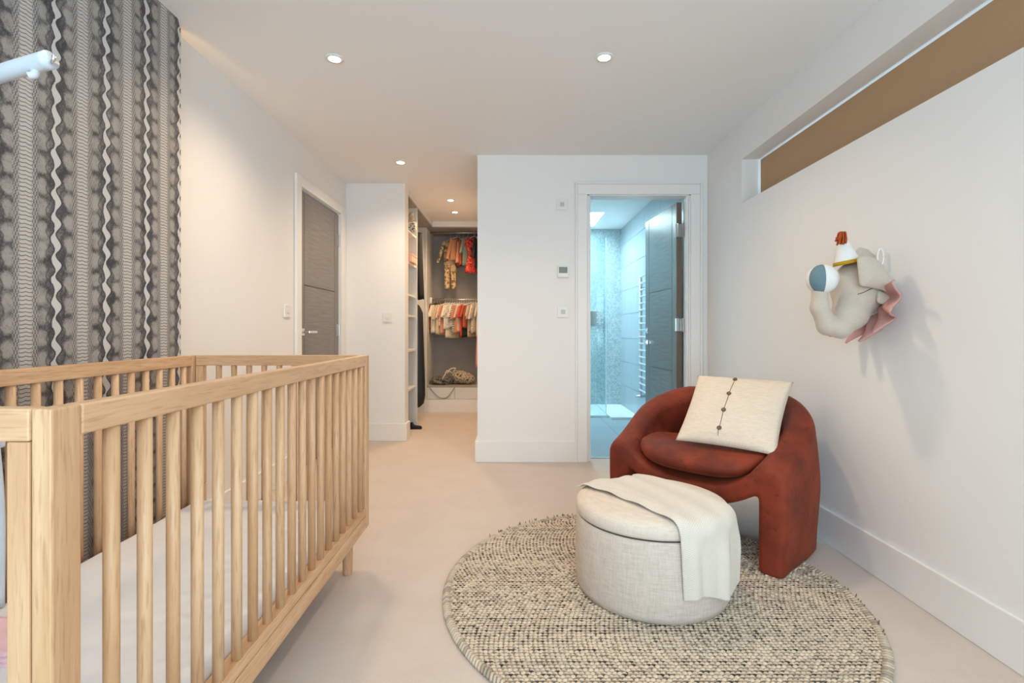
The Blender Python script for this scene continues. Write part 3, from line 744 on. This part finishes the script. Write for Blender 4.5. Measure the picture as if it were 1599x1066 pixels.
def chair_sdf(X, Y, Z):
    o = outer2d(X, Y, Z)+.006*sstep(.42, .70, Z)
    tt = np.clip((Y+.01)/.56, 0, 1); Ht = .425+.250*(.65*tt+.35*tt*tt*(3-2*tt))
    t = .125
    band = np.abs(o+t/2)-t/2
    r = .052
    a, b = band+r, (Z-Ht)*.9+r
    bandh = np.sqrt(np.maximum(a, 0)**2+np.maximum(b, 0)**2)+np.minimum(np.maximum(a, b), 0)-r
    ax = np.abs(X)
    deck = np.minimum(.315+.12*np.clip(ax/.31, 0, 1.0)**3+.02*Y, Ht-.035)
    seat = np.maximum(o+.055, Z-deck)
    d = smin(bandh, seat, .05)
    under = .218+.105*np.clip(ax/.31, 0, 1)**2.4
    carve = smax(ax-.300, Z-under, .03)
    d = smax(d, -carve, .022)
    d = smax(d, -(Y-.012*np.cos(X*3.5)), .032)
    return np.maximum(d, -Z)
mk('shell', ch(surfnet(chair_sdf, (-.44, -.03, -.02), (.44, .72, .72),   .0095), .0105), 'rust_velvet', chair, True)
def cush_sdf(X, Y, Z):
    zc = .388+.10*np.clip(np.abs(X)/.30, 0, 1.2)**4*.5+.012*Y
    ex = np.abs(X)/(.295-.10*sstep(.25, .5, Y)); ey = np.abs(Y-.245)/(.262-.02*(X/.3)**2); ez = np.abs(Z-zc)/.058
    return ((ex**3.6+ey**3.6+ez**2.2)**(1/2.6)-1)*.06
sc = mk('seat_cushion', ch(surfnet(cush_sdf, (-.33, -.06, .30), (.33, .54, .55),   .0095), .0105), 'rust_velvet', chair, True)
def piping():
    P = []
    for th in np.linspace(0, 2*PI, 90, endpoint=False):
        cx, sy = math.cos(th), math.sin(th); x = .29*np.sign(cx)*abs(cx)**.56; y = .245+.258*np.sign(sy)*abs(sy)**.56
        x *= (1-.33*float(sstep(.25, .5, np.array(y)))); y = .245+(y-.245)*(1-.08*(x/.3)**2)
        z = .388+.05*min(1.2, abs(x)/.30)**4+.012*y
        P.append((x, y, z))
    P.append(P[0]); mk('piping', ch(tube(P, .004, 6), .0105), 'rust_velvet', sc, True)
piping()
# ---- throw pillow
def pillow():
    C4 = [np.array(q) for q in ((.775, 2.385, .475), (1.108, 2.105, .470), (1.336, 2.385, .752), (.97, 2.62, .762))]   # BL BR TR TL
    n = 48; Vf = np.zeros((n, n, 3)); Vb = np.zeros((n, n, 3))
    nrm = np.cross(C4[1]-C4[0], C4[3]-C4[0]); nrm /= np.linalg.norm(nrm)
    mid = []
    for i in range(n):
        for j in range(n):
            u, v = i/(n-1), j/(n-1); a, b = 2*u-1, 2*v-1
            uu = .5+.5*a*(1-.05*(1-b*b)); vv = .5+.5*b*(1-.05*(1-a*a))
            base_ = C4[0]*(1-uu)*(1-vv)+C4[1]*uu*(1-vv)+C4[2]*uu*vv+C4[3]*(1-uu)*vv
            th = .060*max(0, (1-a*a)*(1-b*b))**.42
            wr = .004*math.sin(a*9+b*4)*math.sin(b*6)*(1-a*a)*(1-b*b)+.007*math.exp(-((a-.62)/.18)**2-((b+.2-.35*(a-.6))/.07)**2)+.006*math.exp(-((b+.78-.1*a)/.05)**2)*(1-a*a)-.005*math.exp(-((a-.75)/.2)**2-((b+.05)/.06)**2)
            sag = .02*(1-v)
            Vf[i, j] = base_+nrm*(th+wr*(1 if th > 0 else 0)); Vb[i, j] = base_-nrm*th*.8
    if True:
        q = [[i*n+j, (i+1)*n+j, (i+1)*n+j+1, i*n+j+1] for i in range(n-1) for j in range(n-1)]
        ring = lambda i, j: i in (0, n-1) or j in (0, n-1)
        N = n*n; mp = {}
        V = list(Vf.reshape(-1, 3)); k = N
        for i in range(n):
            for j in range(n):
                if ring(i, j): mp[i*n+j] = i*n+j
                else: mp[i*n+j] = k; V.append(Vb[i, j]); k += 1
        Fq = q+[[mp[a] for a in f[::-1]] for f in q]
    t = empty('throw_pillow', tuple((C4[0]+C4[1])/2), 'square cream linen pillow with brown buttons propped on the armchair', 'pillow')
    mk('pillow_cover', (np.array(V), Fq), 'pillow_linen', t, True)
    # button placket a little left of the middle
    li = int(n*.44); path = [Vf[li, j]+nrm*.0012 for j in range(int(n*.08), n-2, 2)]
    mk('placket_seam', tube(path, .0011, 5), 'dark_thread', t)
    ex = (C4[1]-C4[0]); ex /= np.linalg.norm(ex); ey = np.cross(nrm, ex)
    for v in (.16, .40, .65, .93):
        c = Vf[li, int(v*(n-1))]+nrm*.001
        L = lathe([(.001, 0), (.0095, 0), (.0105, .002), (.010, .004), (.007, .0035), (.001, .003)], (0, 0, 0), 20)
        W = c+L[0][:, :1]*ex+L[0][:, 1:2]*ey+L[0][:, 2:3]*nrm
        b = mk('button', (W, L[1]), 'button_brown', t, True)
pillow()

# ================================================================== PLUSH ELEPHANT HEAD
ele = empty('plush_elephant_head', (1.45, 2.02, 1.0), 'beige plush elephant head with party hat mounted on the right wall', 'plush toy')
trunk = [((1.375, 2.01, 1.13), .080), ((1.335, 1.985, 1.060), .062), ((1.287, 1.97, 1.006), .040), ((1.236, 1.97, 1.014), .036), ((1.205, 1.97, 1.085), .032), ((1.206, 1.97, 1.150), .029)]
def head_sdf(X, Y, Z):
    d = (np.sqrt(((X-1.385)/.082)**2+((Y-2.015)/.085)**2+((Z-1.175)/.100)**2)-1)*.085
    d = smin(d, capsule(X, Y, Z, (1.39, 2.02, 1.16), (1.475, 2.03, 1.14), .085, .075), .05)
    for (a, ra), (b, rb) in zip(trunk[:-1], trunk[1:]): d = smin(d, capsule(X, Y, Z, a, b, ra, rb), .012)
    return np.maximum(d, X-(XR-.001))
mk('head', surfnet(head_sdf, (1.14, 1.86, .94), (1.50, 2.16, 1.30), .0058), 'elephant', ele, True)
def ball():
    c = np.array([1.212, 1.965, 1.196]); r = .057; L = lathe([(r*math.sin(PI*k/20)+1e-4, -r*math.cos(PI*k/20)) for k in range(21)], c, 40)
    o = mk('trunk_ball', L, 'white_felt', ele, True); o.data.materials.append(MT['slate_blue'])
    vd = np.array([-.52, -.85, 0]); vd /= np.linalg.norm(vd); rt = np.array([-vd[1], vd[0], 0])*-1
    V = np.array(L[0])-c
    for pz in o.data.polygons:
        m = V[list(pz.vertices)].mean(0); ang = math.atan2(m[1], m[0])
        a0 = (ang-math.radians(-128)+PI) % (2*PI)-PI           # gores of 60 degrees
        if -math.radians(44) < a0 < math.radians(18) or math.radians(120) < a0 < math.radians(180): pz.material_index = 1
    o['label'] = 'white and slate blue felt ball on the trunk tip'
ball()
def slab(poly, yfun, th, n=3, mat='elephant', name='ear', bulge=0.0, parent=None):
    bm = bmesh.new(); P = np.array(poly); cen = P.mean(0)
    rings = [cen+(P-cen)*f for f in (1.0, .93, .6, .25)]
    def add(sgn):
        out = []
        for ri, rg in enumerate(rings):
            h = [0, 1, 1.15, 1.2][ri]*th/2
            out.append([bm.verts.new((x, yfun(x, z)-bulge*(1-(1, .87, .36, .06)[ri])+sgn*h, z)) for x, z in rg])
        return out
    fr = add(-1); bk = add(1); m = len(P)
    for S_ in (fr, bk):
        for i in range(3):
            for k in range(m): bm.faces.new((S_[i][k], S_[i][(k+1) % m], S_[i+1][(k+1) % m], S_[i+1][k]))
        bm.faces.new(S_[3])
    for k in range(m): bm.faces.new((fr[0][k], fr[0][(k+1) % m], bk[0][(k+1) % m], bk[0][k]))
    bmesh.ops.remove_doubles(bm, verts=bm.verts, dist=1e-5)
    return mk(name, fin(bm), mat, parent or ele, True)
def smooth_poly(P, k=6):
    P = np.array(P); P2 = np.vstack([P, P[:1]]); out = []
    for i in range(len(P)):
        for t in np.linspace(0, 1, k, endpoint=False): out.append(P2[i]*(1-t)+P2[i+1]*t)
    out = np.array(out)
    for _ in range(2): out = (np.roll(out, 1, 0)+2*out+np.roll(out, -1, 0))/4
    return out
ny = 1.905
pw = lambda x, y, Y=ny: ((x-799)/F*Y, CZ+(516-y)/F*Y)
ear_pts = [pw(*q) for q in ((1337, 401), (1339, 424), (1341, 447), (1358, 449), (1376, 453), (1399, 462), (1391, 438), (1382, 419), (1367, 403), (1352, 398))]
slab(smooth_poly(ear_pts), lambda x, z: 1.905+.10*(1.36-x)*0+.03*(1.276-z)*(-.5), .012, bulge=.012)
fold = [pw(*q) for q in ((1374, 451), (1374, 472), (1385, 476), (1399, 462))]
slab(smooth_poly(fold), lambda x, z: 1.922, .012, name='ear_fold')
ear2 = [pw(x, y, 2.06) for x, y in ((1331, 410), (1333, 396), (1341, 385), (1354, 389), (1368, 403), (1368, 420))]
slab(smooth_poly(ear2), lambda x, z: 2.06, .014, bulge=-.0)
def hat():
    b = np.array([1.322, 1.985, 1.264]); tip = np.array([1.300, 1.985, 1.374]); ax = tip-b; L = np.linalg.norm(ax)
    pts = [b+ax*f for f in (0, .1, .5, .85, .97, 1)]
    h = mk('party_hat', tube(pts, [.046, .043, .028, .014, .008, .002], 28), 'white_felt', ele, True)
    mk('hat_band', tube([b-ax*.06, b-ax*.05, b+ax*.06, b+ax*.07], [.046, .0485, .0465, .044], 28), 'mustard', h, True)
    Ls = []
    for k in range(26):
        a = rng.uniform(0, 2*PI); q = np.array([math.cos(a)*.006, math.sin(a)*.006, 0]); l = rng.uniform(.018, .045); s = rng.uniform(-.026, .0)
        Ls.append(tube(bez([tip+q*.4, tip+q*1.6+[s*.3-.008, -.022, .004], tip+q*1.8+[s*.8-.008, -.030, -l*.6], tip+q*2+[s-.008, -.026, -l]], 4), .0036, 5))
    tf = mk('tassel', join(*Ls), 'rust_yarn', h, True); tf['label'] = 'rust orange yarn tassel at the hat tip'
hat()
def collar():
    n, m = 120, 14; V = np.zeros((n, m, 3)); yc, zc = 2.03, 1.135
    for i in range(n):
        th = math.radians(12)-math.radians(150)*i/(n-1)
        for j in range(m):
            f = j/(m-1); wv = math.sin(i/(n-1)*2*PI*5.5+.7)
            r = .085+f*(.105+.018*wv+.02*math.sin(i*.05+1)); r *= (1-.10*max(0, math.sin(-th*1.0-2.0)))
            xx = 1.435-.040*f*(.5+wv*.8)-.02*f-.006*math.sin(f*5+i*.2)
            V[i, j] = (min(xx, XR-.008), yc-r*math.cos(th)*.98, zc+r*math.sin(th))
    Fq = [[i*m+j, (i+1)*m+j, (i+1)*m+j+1, i*m+j+1] for i in range(n-1) for j in range(m-1)]
    o = mk('collar_ruffle', (V.reshape(-1, 3), Fq), 'pink_wool', ele, True); o['label'] = 'dusty pink gathered wool collar'
    md = o.modifiers.new('thick', 'SOLIDIFY'); md.thickness = .007
collar()
mk('hanging_loop', tube([(1.455+.012*math.cos(a), 1.985, 1.285+.032*math.sin(a)) for a in np.linspace(0, 2*PI, 25)], .0035, 8), 'white_felt', ele, True)
def mouth():
    pts = []
    for x, z in ((1.333, 1.135), (1.350, 1.142), (1.366, 1.151), (1.380, 1.158)):
        y = 1.80
        while y < 2.1 and head_sdf(np.array(x), np.array(y), np.array(z)) > 0: y += .001
        pts.append((x, y-.0005, z))
    mk('mouth_seam', tube(bez(pts, 6), .0014, 6), 'dark_thread', ele, True)
mouth()

# ================================================================== DRESSING AREA
YU0, YU1, YU2 = YS+.142, 5.14, 6.10; UX = -.97; UZ = 2.265
t = empty('shelf_unit', (-1.23, 4.9, 0), 'tall white open shelving behind the short partition', 'shelving')
mk('side_panel', box((XL+.002, YU1, 0), (UX, YU1+.02, UZ), .001, 1), 'cabinet_white', t)
mk('side_panel', box((XL+.002, YU0, 0), (UX-.02, YU0+.018, UZ), .001, 1), 'cabinet_white', t)
mk('top_panel', box((XL+.002, YU0+.018, UZ-.02), (UX, YU1, UZ), .001, 1), 'cabinet_grey', t)
mk('fascia', box((UX-.02, YU0, UZ), (UX, YU1+.02, H-.001)), 'cabinet_white', t)
mk('back_panel', box((XL+.002, YU0+.018, .02), (XL+.012, YU1, UZ-.02)), 'cabinet_white', t)
for z in (.436, .81, 1.146, 1.344, 1.653, 1.955): mk('shelf', box((XL+.012, YU0+.018, z-.02), (UX-.012, YU1, z), .001, 1), 'cabinet_white', t)
t = empty('hanging_wardrobe', (-1.23, 5.6, 0), 'open white hanging wardrobe between the shelving and the clothes rails', 'wardrobe')
mk('side_panel', box((XL+.002, YU2, 0), (-1.06, YU2+.02, UZ), .001, 1), 'cabinet_white', t)
mk('top_panel', box((XL+.002, YU1+.021, UZ-.02), (UX, YU2, UZ), .001, 1), 'cabinet_grey', t)
mk('back_panel', box((XL+.002, YU1+.021, .02), (XL+.012, YU2, UZ-.02)), 'cabinet_white', t)
mk('fascia', box((UX-.02, YU1+.021, UZ), (UX, YU2, H-.001)), 'cabinet_white', t)
for z in (2.16, 1.375): mk('rail', tube([(-1.22, YU1+.02, z), (-1.22, YU2, z)], .012, 12), 'steel', t, True)
WXa, WXb, WY0 = -1.06, EX-.001, 6.13
t = empty('clothes_wardrobe', (-.66, 6.4, 0), 'grey-backed open wardrobe with two clothes rails', 'wardrobe')
mk('side_panel', box((WXa, WY0, 0), (WXa+.02, CB-.001, UZ), .001, 1), 'cabinet_white', t)
mk('back_panel', box((WXa+.02, CB-.016, .32), (WXb, CB-.002, UZ)), 'cabinet_grey', t)
mk('top_panel', box((WXa+.02, WY0, UZ-.018), (WXb, CB-.016, UZ)), 'cabinet_grey', t)
mk('fascia', box((UX, WY0-.005, UZ-.005), (WXb, WY0+.015, H-.001)), 'trim_paint', t)
mk('bottom_shelf', box((WXa+.02, WY0, .302), (WXb, CB-.016, .32), .001, 1), 'cabinet_grey', t)
mk('drawer_front', box((WXa+.021, WY0-.002, .16), (-.70, WY0+.016, .301), .002, 1), 'cabinet_white', t)
mk('drawer_front', box((-.697, WY0-.002, .16), (WXb, WY0+.016, .301), .002, 1), 'cabinet_white', t)
mk('plinth', box((WXa, WY0-.018, 0), (WXb-.018, WY0-.003, .157), .002, 1), 'trim_paint', t)
RZ1, RZ2, RYY = 2.237, 1.386, 6.39
for z in (RZ1, RZ2): mk('rail', tube([(WXa+.02, RYY, z), (WXb, RYY, z)], .012, 12), 'steel', t, True)
mk('rail_bracket', box((WXa+.02, RYY-.03, RZ2-.05), (WXa+.045, RYY+.03, RZ2+.03), .003, 1), 'white_plastic', t)

def garment(name, label, cat, group, loc, rot, mat, length, width, thick=.03, sleeve=.0, legs=False, sl_w=.05, hanger='white_plastic', hook=.05, flare=.1, waist=None, spread=1.0):
    """cloth hung on a hanger: local X = across shoulders, Y = thickness, Z up; loc = point on the rail"""
    r = random.Random(label); c, s = math.cos(rot), math.sin(rot)
    def mp(VF):
        V = np.asarray(VF[0], float); W = V.copy(); W[:, 0] = loc[0]+V[:, 0]*c-V[:, 1]*s; W[:, 1] = loc[1]+V[:, 0]*s+V[:, 1]*c; W[:, 2] = loc[2]+V[:, 2]; return W, VF[1]
    t = empty(name, loc, label, cat, group)
    sh = -hook; n = 18; rows = 12; ph = r.uniform(0, 6)
    def tub(z0, z1, w0, w1, x0, x1, t0, t1, top=False):
        V = []
        for i in range(rows+1):
            f = i/rows; z = z0+(z1-z0)*f; hw = (w0+(w1-w0)*f)/2
            if top: hw *= min(1, .22+.9*(f/.14)) if f < .14 else 1
            if waist: hw *= 1-waist*math.exp(-((f-.5)/.15)**2)
            th = (t0+(t1-t0)*f)/2*(.5 if i == 0 else 1)
            for k in range(n):
                a = 2*PI*k/n; cx = x0+(x1-x0)*f; fo = 1+.35*f*math.sin(k*2.1+ph)*(1 if 0 < k < n/2 or k > n/2 else 0)
                V.append((cx+hw*math.cos(a), th*math.sin(a)*fo, z+(.02*math.cos(a)**2*-1 if top and i < 2 else 0)+.006*f*math.sin(3*a+ph)))
        Fc = [[i*n+k, i*n+(k+1) % n, (i+1)*n+(k+1) % n, (i+1)*n+k] for i in range(rows) for k in range(n)]
        return np.array(V), Fc+[list(range(n))[::-1], [rows*n+k for k in range(n)]]
    L = []
    if legs:
        L.append(tub(sh, sh-length*.5, width, width*.95, 0, 0, thick, thick*1.2, True))
        for q in (-1, 1): L.append(tub(sh-length*.46, sh-length, width*.5, width*.36, q*width*.23, q*width*.26, thick*1.1, thick*.9))
    else: L.append(tub(sh, sh-length, width, width*(1+flare), 0, 0, thick, thick*1.4, True))
    if sleeve:
        for q in (-1, 1): L.append(tub(sh-.025, sh-sleeve, sl_w, sl_w*.75, q*(width/2-.01), q*(width/2+.07*sleeve/.25*spread), thick*.9, thick*.8))
    mk('cloth', mp(join(*L)), mat, t, True)
    hk = [(0, 0, -.018), (.011, 0, -.012), (.0145, 0, 0), (.009, 0, .0135), (-.003, 0, .0155), (-.0135, 0, .008)]
    mk('hanger', mp(join(tube(bez([(0, 0, -hook+.006), (0, 0, -.03)]+hk, 4), .002, 6), tube([(-width*.42, 0, -hook-.035), (0, 0, -hook+.008), (width*.42, 0, -hook-.035)], .004, 6))), hanger, t, True)
    return t
def scol(name, rgb, var=.12): plain(name, srgb(*rgb), .9, var=var, scale=40, bmp=.15)
for nm, c in dict(g_brown=(120, 74, 58), g_cream=(224, 208, 180), g_ivory=(232, 220, 200), g_rose=(214, 150, 132), g_tan=(196, 140, 104), g_red=(206, 62, 36), g_peach=(226, 164, 132), g_sage=(140, 148, 138), g_char=(40, 40, 46),
                  g_blush=(222, 180, 160), g_terra=(178, 92, 66), g_sand=(206, 186, 152), g_grey=(168, 162, 154), g_coral=(222, 110, 90), g_wine=(96, 40, 44), g_pink=(226, 150, 148)).items(): scol(nm, c)
spotted('g_camo', srgb(206, 180, 140), srgb(128, 98, 66), 26, .5, srgb(228, 208, 172)); spotted('g_poppy', srgb(222, 62, 44), srgb(120, 30, 34), 34, .56, srgb(244, 176, 150))
spotted('g_floral', srgb(232, 216, 196), srgb(196, 108, 90), 70, .56); spotted('g_dots', srgb(230, 222, 208), srgb(60, 60, 64), 90, .58); striped('g_stripe', srgb(226, 216, 200), srgb(70, 70, 76), 45)
spotted('bag_leopard', srgb(186, 172, 152), srgb(84, 74, 64), 55, .53); spotted('chevron_grey', srgb(222, 216, 206), srgb(112, 100, 92), 60, .5); spotted('fold_grey', srgb(128, 122, 114), srgb(70, 66, 62), 40, .5)
up = 'clothes hanging on the upper rail'
Q = PI/2
U = [('child_jumpsuit', 'camel patterned jumpsuit hanging lowest on the upper rail', 'jumpsuit', -.785, Q-1.1, 'g_camo', .62, .17, dict(legs=True, sleeve=.30, thick=.05, hook=.09)),
     ('child_jacket', 'terracotta tan jacket on the upper rail beside the camel jumpsuit', 'jacket', -.700, Q-.55, 'g_tan', .30, .24, dict(sleeve=.30, thick=.045, hook=.06)),
     ('child_jacket', 'dark terracotta jacket hanging behind the tan jacket', 'jacket', -.675, Q+.25, 'g_terra', .36, .24, dict(thick=.04, hook=.06)),
     ('child_dress', 'blush peach dress on the upper rail between tan jacket and sage shirt', 'dress', -.615, Q-.75, 'g_peach', .32, .19, dict(flare=.45, thick=.04, hook=.07)),
     ('child_shirt', 'sage green shirt on the upper rail beside the peach dress', 'shirt', -.560, Q-.45, 'g_sage', .36, .24, dict(sleeve=.22, thick=.035, hook=.06)),
     ('child_dress', 'red poppy print dress on the upper rail', 'dress', -.480, Q-.95, 'g_poppy', .46, .20, dict(flare=.35, waist=.25, thick=.05, sleeve=.14, hook=.05)),
     ('child_cardigan', 'dark charcoal cardigan on the upper rail beside the red poppy dress', 'cardigan', -.425, Q-.3, 'g_char', .40, .24, dict(sleeve=.28, thick=.04, hook=.06)),
     ('child_dress', 'wine red dress at the end of the upper rail', 'dress', -.375, Q-.4, 'g_wine', .48, .22, dict(flare=.3, thick=.04, hook=.05))]
for nm, lab, cat, x, rot, mt, L, W, kw in U: garment(nm, lab, cat, up, (x, RYY, RZ1), rot, mt, L, W, **kw)
lo_ = 'baby clothes hanging on the lower rail'
B = [('brown', 'g_brown', 'jacket'), ('cream', 'g_cream', 'shirt'), ('ivory', 'g_ivory', 'shirt'), ('pale sand', 'g_sand', 'shirt'), ('floral print', 'g_floral', 'romper'), ('rose', 'g_rose', 'shirt'), ('off-white', 'g_ivory', 'romper'), ('cream ribbed', 'g_cream', 'cardigan'),
     ('dotted white', 'g_dots', 'shirt'), ('warm ivory', 'g_ivory', 'cardigan'), ('striped', 'g_stripe', 'shirt'), ('tan', 'g_tan', 'romper'), ('blush', 'g_blush', 'shirt'), ('bright red', 'g_red', 'jacket'), ('charcoal', 'g_char', 'leggings'), ('terracotta', 'g_terra', 'romper'),
     ('sand', 'g_sand', 'cardigan'), ('grey', 'g_grey', 'shirt'), ('floral ivory', 'g_floral', 'shirt'), ('light grey', 'g_grey', 'romper'), ('pale cream', 'g_cream', 'romper')]
prev = 'white rail bracket'
for i, (cn, mt, cat) in enumerate(B):
    x = -.965+i*.0295
    rr = random.Random(i*7+3); L = .29+.15*rr.random()+(.05 if 9 < i < 15 else 0); W = .20+.05*rr.random()
    garment('baby_'+cat.replace('top', 'shirt'), '%s baby %s on the lower rail right after the %s' % (cn, cat, prev), cat, lo_, (x, RYY, RZ2), Q-.55-.28*rr.random(), mt, L, W, thick=.022, sleeve=(.16+.05*rr.random() if cat not in ('leggings',) else 0), hanger='hanger_black' if i < 4 else 'white_plastic', hook=.045, flare=.15)
    prev = cn+' '+cat
garment('child_dress', 'long pink dress hanging lowest on the lower rail beside the pale cream romper', 'dress', lo_, (-.355, RYY, RZ2), Q-.7, 'g_pink', .80, .22, thick=.05, flare=.4, hook=.05)
garment('winter_coat', 'long black coat hanging from the upper side rail', 'coat', None, (-1.22, 5.55, 2.16), 0, 'black_cloth', .70, .36, thick=.12, sleeve=.76, sl_w=.11, hook=.06, flare=.08, spread=.15)
def garment_bag():
    t = empty('garment_bag', (-1.22, 5.62, 1.375), 'long black garment bag hanging below the black coat', 'garment bag')
    prof = [(.03, -.035), (.10, -.05), (.185, -.10), (.225, -.18), (.235, -.5), (.245, -.9), (.25, -1.10), (.235, -1.19), (.19, -1.235), (.10, -1.25)]
    V = []; n = 24
    for hw, z in prof:
        for k in range(n):
            a = 2*PI*k/n; V.append((-1.22+hw*math.copysign(abs(math.cos(a))**.8, math.cos(a)), 5.62+.05*math.sin(a)*(1+.12*math.sin(z*9+k)), 1.375+z))
    m = len(prof); Fc = [[i*n+k, i*n+(k+1) % n, (i+1)*n+(k+1) % n, (i+1)*n+k] for i in range(m-1) for k in range(n)]+[list(range(n))[::-1], [(m-1)*n+k for k in range(n)]]
    mk('bag_body', (np.array(V), Fc), 'black_shiny', t, True)
    mk('hook', tube(bez([(-1.22, 5.62, 1.33), (-1.22, 5.62, 1.355), (-1.206, 5.62, 1.37), (-1.208, 5.62, 1.386), (-1.222, 5.62, 1.390), (-1.234, 5.62, 1.381)], 5), .0025, 6), 'steel', t, True)
    mk('zip', tube([(-1.16, 5.567, 1.29), (-1.13, 5.563, .7), (-1.10, 5.563, .2)], .004, 6), 'dark_thread', t)
garment_bag()
# shelf contents
t = mk('fabric_roll', tube([(-1.20, 4.93, 2.012), (-1.10, 4.93, 2.012), (-.945, 4.93, 2.012)], .052, 24), 'chevron_grey', smooth=True); WL[t]; tag(t, 'rolled chevron patterned fabric on the top shelf', 'fabric roll')
def fluffy():
    c = np.array([-1.01, 4.93, 2.1]); 
    def f(X, Y, Z):
        d = np.sqrt((X-c[0])**2+(Y-c[1])**2+((Z-c[2])*1.15)**2)-.036
        for q, r in (((-.03, -.02, .03), .02), ((.03, -.01, .035), .02), ((.035, -.02, -.01), .02), ((-.045, 0, -.01), .026)):
            d = smin(d, np.sqrt((X-c[0]-q[0])**2+(Y-c[1]-q[1])**2+(Z-c[2]-q[2])**2)-r, .015)
        return d+.002*np.sin(X*180)*np.sin(Z*170)*np.sin(Y*160)
    tag(mk('soft_toy', surfnet(f, c-.1, c+.1, .005), 'g_sand', smooth=True), 'small sandy plush toy sitting on the chevron fabric roll', 'plush toy')
fluffy()
t = empty('storage_box', (-1.05, 4.92, 1.653), 'small blush pink box on a shelf behind the partition', 'box')
mk('box_body', box((-1.20, 4.80, 1.654), (-.955, 5.04, 1.715), .004, 2), 'g_blush', t); mk('box_lid', box((-1.203, 4.797, 1.715), (-.952, 5.043, 1.735), .004, 2), 'g_blush', t)
def shoe(x, y, lab):
    def f(X, Y, Z):
        d = capsule(X, Y, Z, (x-.03, y, .022), (x+.045, y, .016), .022, .017)
        d = smin(d, capsule(X, Y, Z, (x-.04, y, .03), (x-.042, y, .055), .018, .016), .02)
        return np.maximum(d, -Z+.003)
    t = empty('baby_shoe', (x, y, 0), lab, 'shoe', None)
    mk('upper', surfnet(f, (x-.09, y-.06, -.01), (x+.1, y+.06, .09), .006), 'black_cloth', t, True)
    mk('sole', box((x-.055, y-.022, 0), (x+.06, y+.022, .008), .003, 2), 'hanger_black', t)
shoe(-.972, 5.085, 'black baby shoe on the floor against the shelving end panel')
def soft_bag():
    c = np.array([-.62, 6.37, .40])
    def f(X, Y, Z):
        d = (np.sqrt(((X-c[0])/.155)**2+((Y-c[1])/.13)**2+((Z-c[2]-.35*(c[0]-X)*.6)/.085)**2)-1)*.085
        return np.maximum(d+.006*np.sin(X*40+Z*22)*np.sin(Y*30+Z*20), .3205-Z)
    t = empty('drawstring_bag', (c[0], c[1], .32), 'leopard print drawstring bag slumped on the wardrobe floor', 'bag')
    mk('bag_body', surfnet(f, c-[.2, .18, .12], c+[.2, .18, .16], .008), 'bag_leopard', t, True)
    mk('drawstring', join(tube(bez([(-.74, 6.24, .47), (-.80, 6.22, .50), (-.83, 6.21, .45), (-.86, 6.21, .40)], 8), .006, 6), tube(bez([(-.73, 6.24, .48), (-.70, 6.22, .53), (-.76, 6.22, .52), (-.80, 6.21, .47)], 8), .006, 6)), 'g_ivory', t, True)
    c2 = np.array([-.88, 6.37, .36])
    def g(X, Y, Z):
        d = (np.sqrt(((X-c2[0])/.15)**2+((Y-c2[1])/.15)**2+((Z-c2[2])/.062)**2)-1)*.06
        return np.maximum(d+.006*np.sin(X*30+Z*120)*np.sin(Y*25), .3205-Z)
    o = mk('folded_clothes', surfnet(g, c2-[.18, .18, .07], c2+[.18, .18, .09], .008), 'fold_grey', smooth=True); tag(o, 'crumpled dark grey clothes beside the leopard print bag', 'clothes')
soft_bag()
P = bez([(-1.0, WY0-.006, .30), (-.95, WY0-.008, .24), (-.89, WY0-.008, .185), (-.84, WY0-.008, .172), (-.79, WY0-.008, .185), (-.74, WY0-.008, .24), (-.70, WY0-.006, .30)], 8)
tag(mk('cloth_strap', tube(P, .006, 8), 'g_grey', smooth=True), 'taupe strap drooping in a loop over the white drawer front', 'strap')
print('objects', len(bpy.data.objects), 'tris', sum(len(o.data.polygons) for o in bpy.data.objects if o.type == 'MESH'))
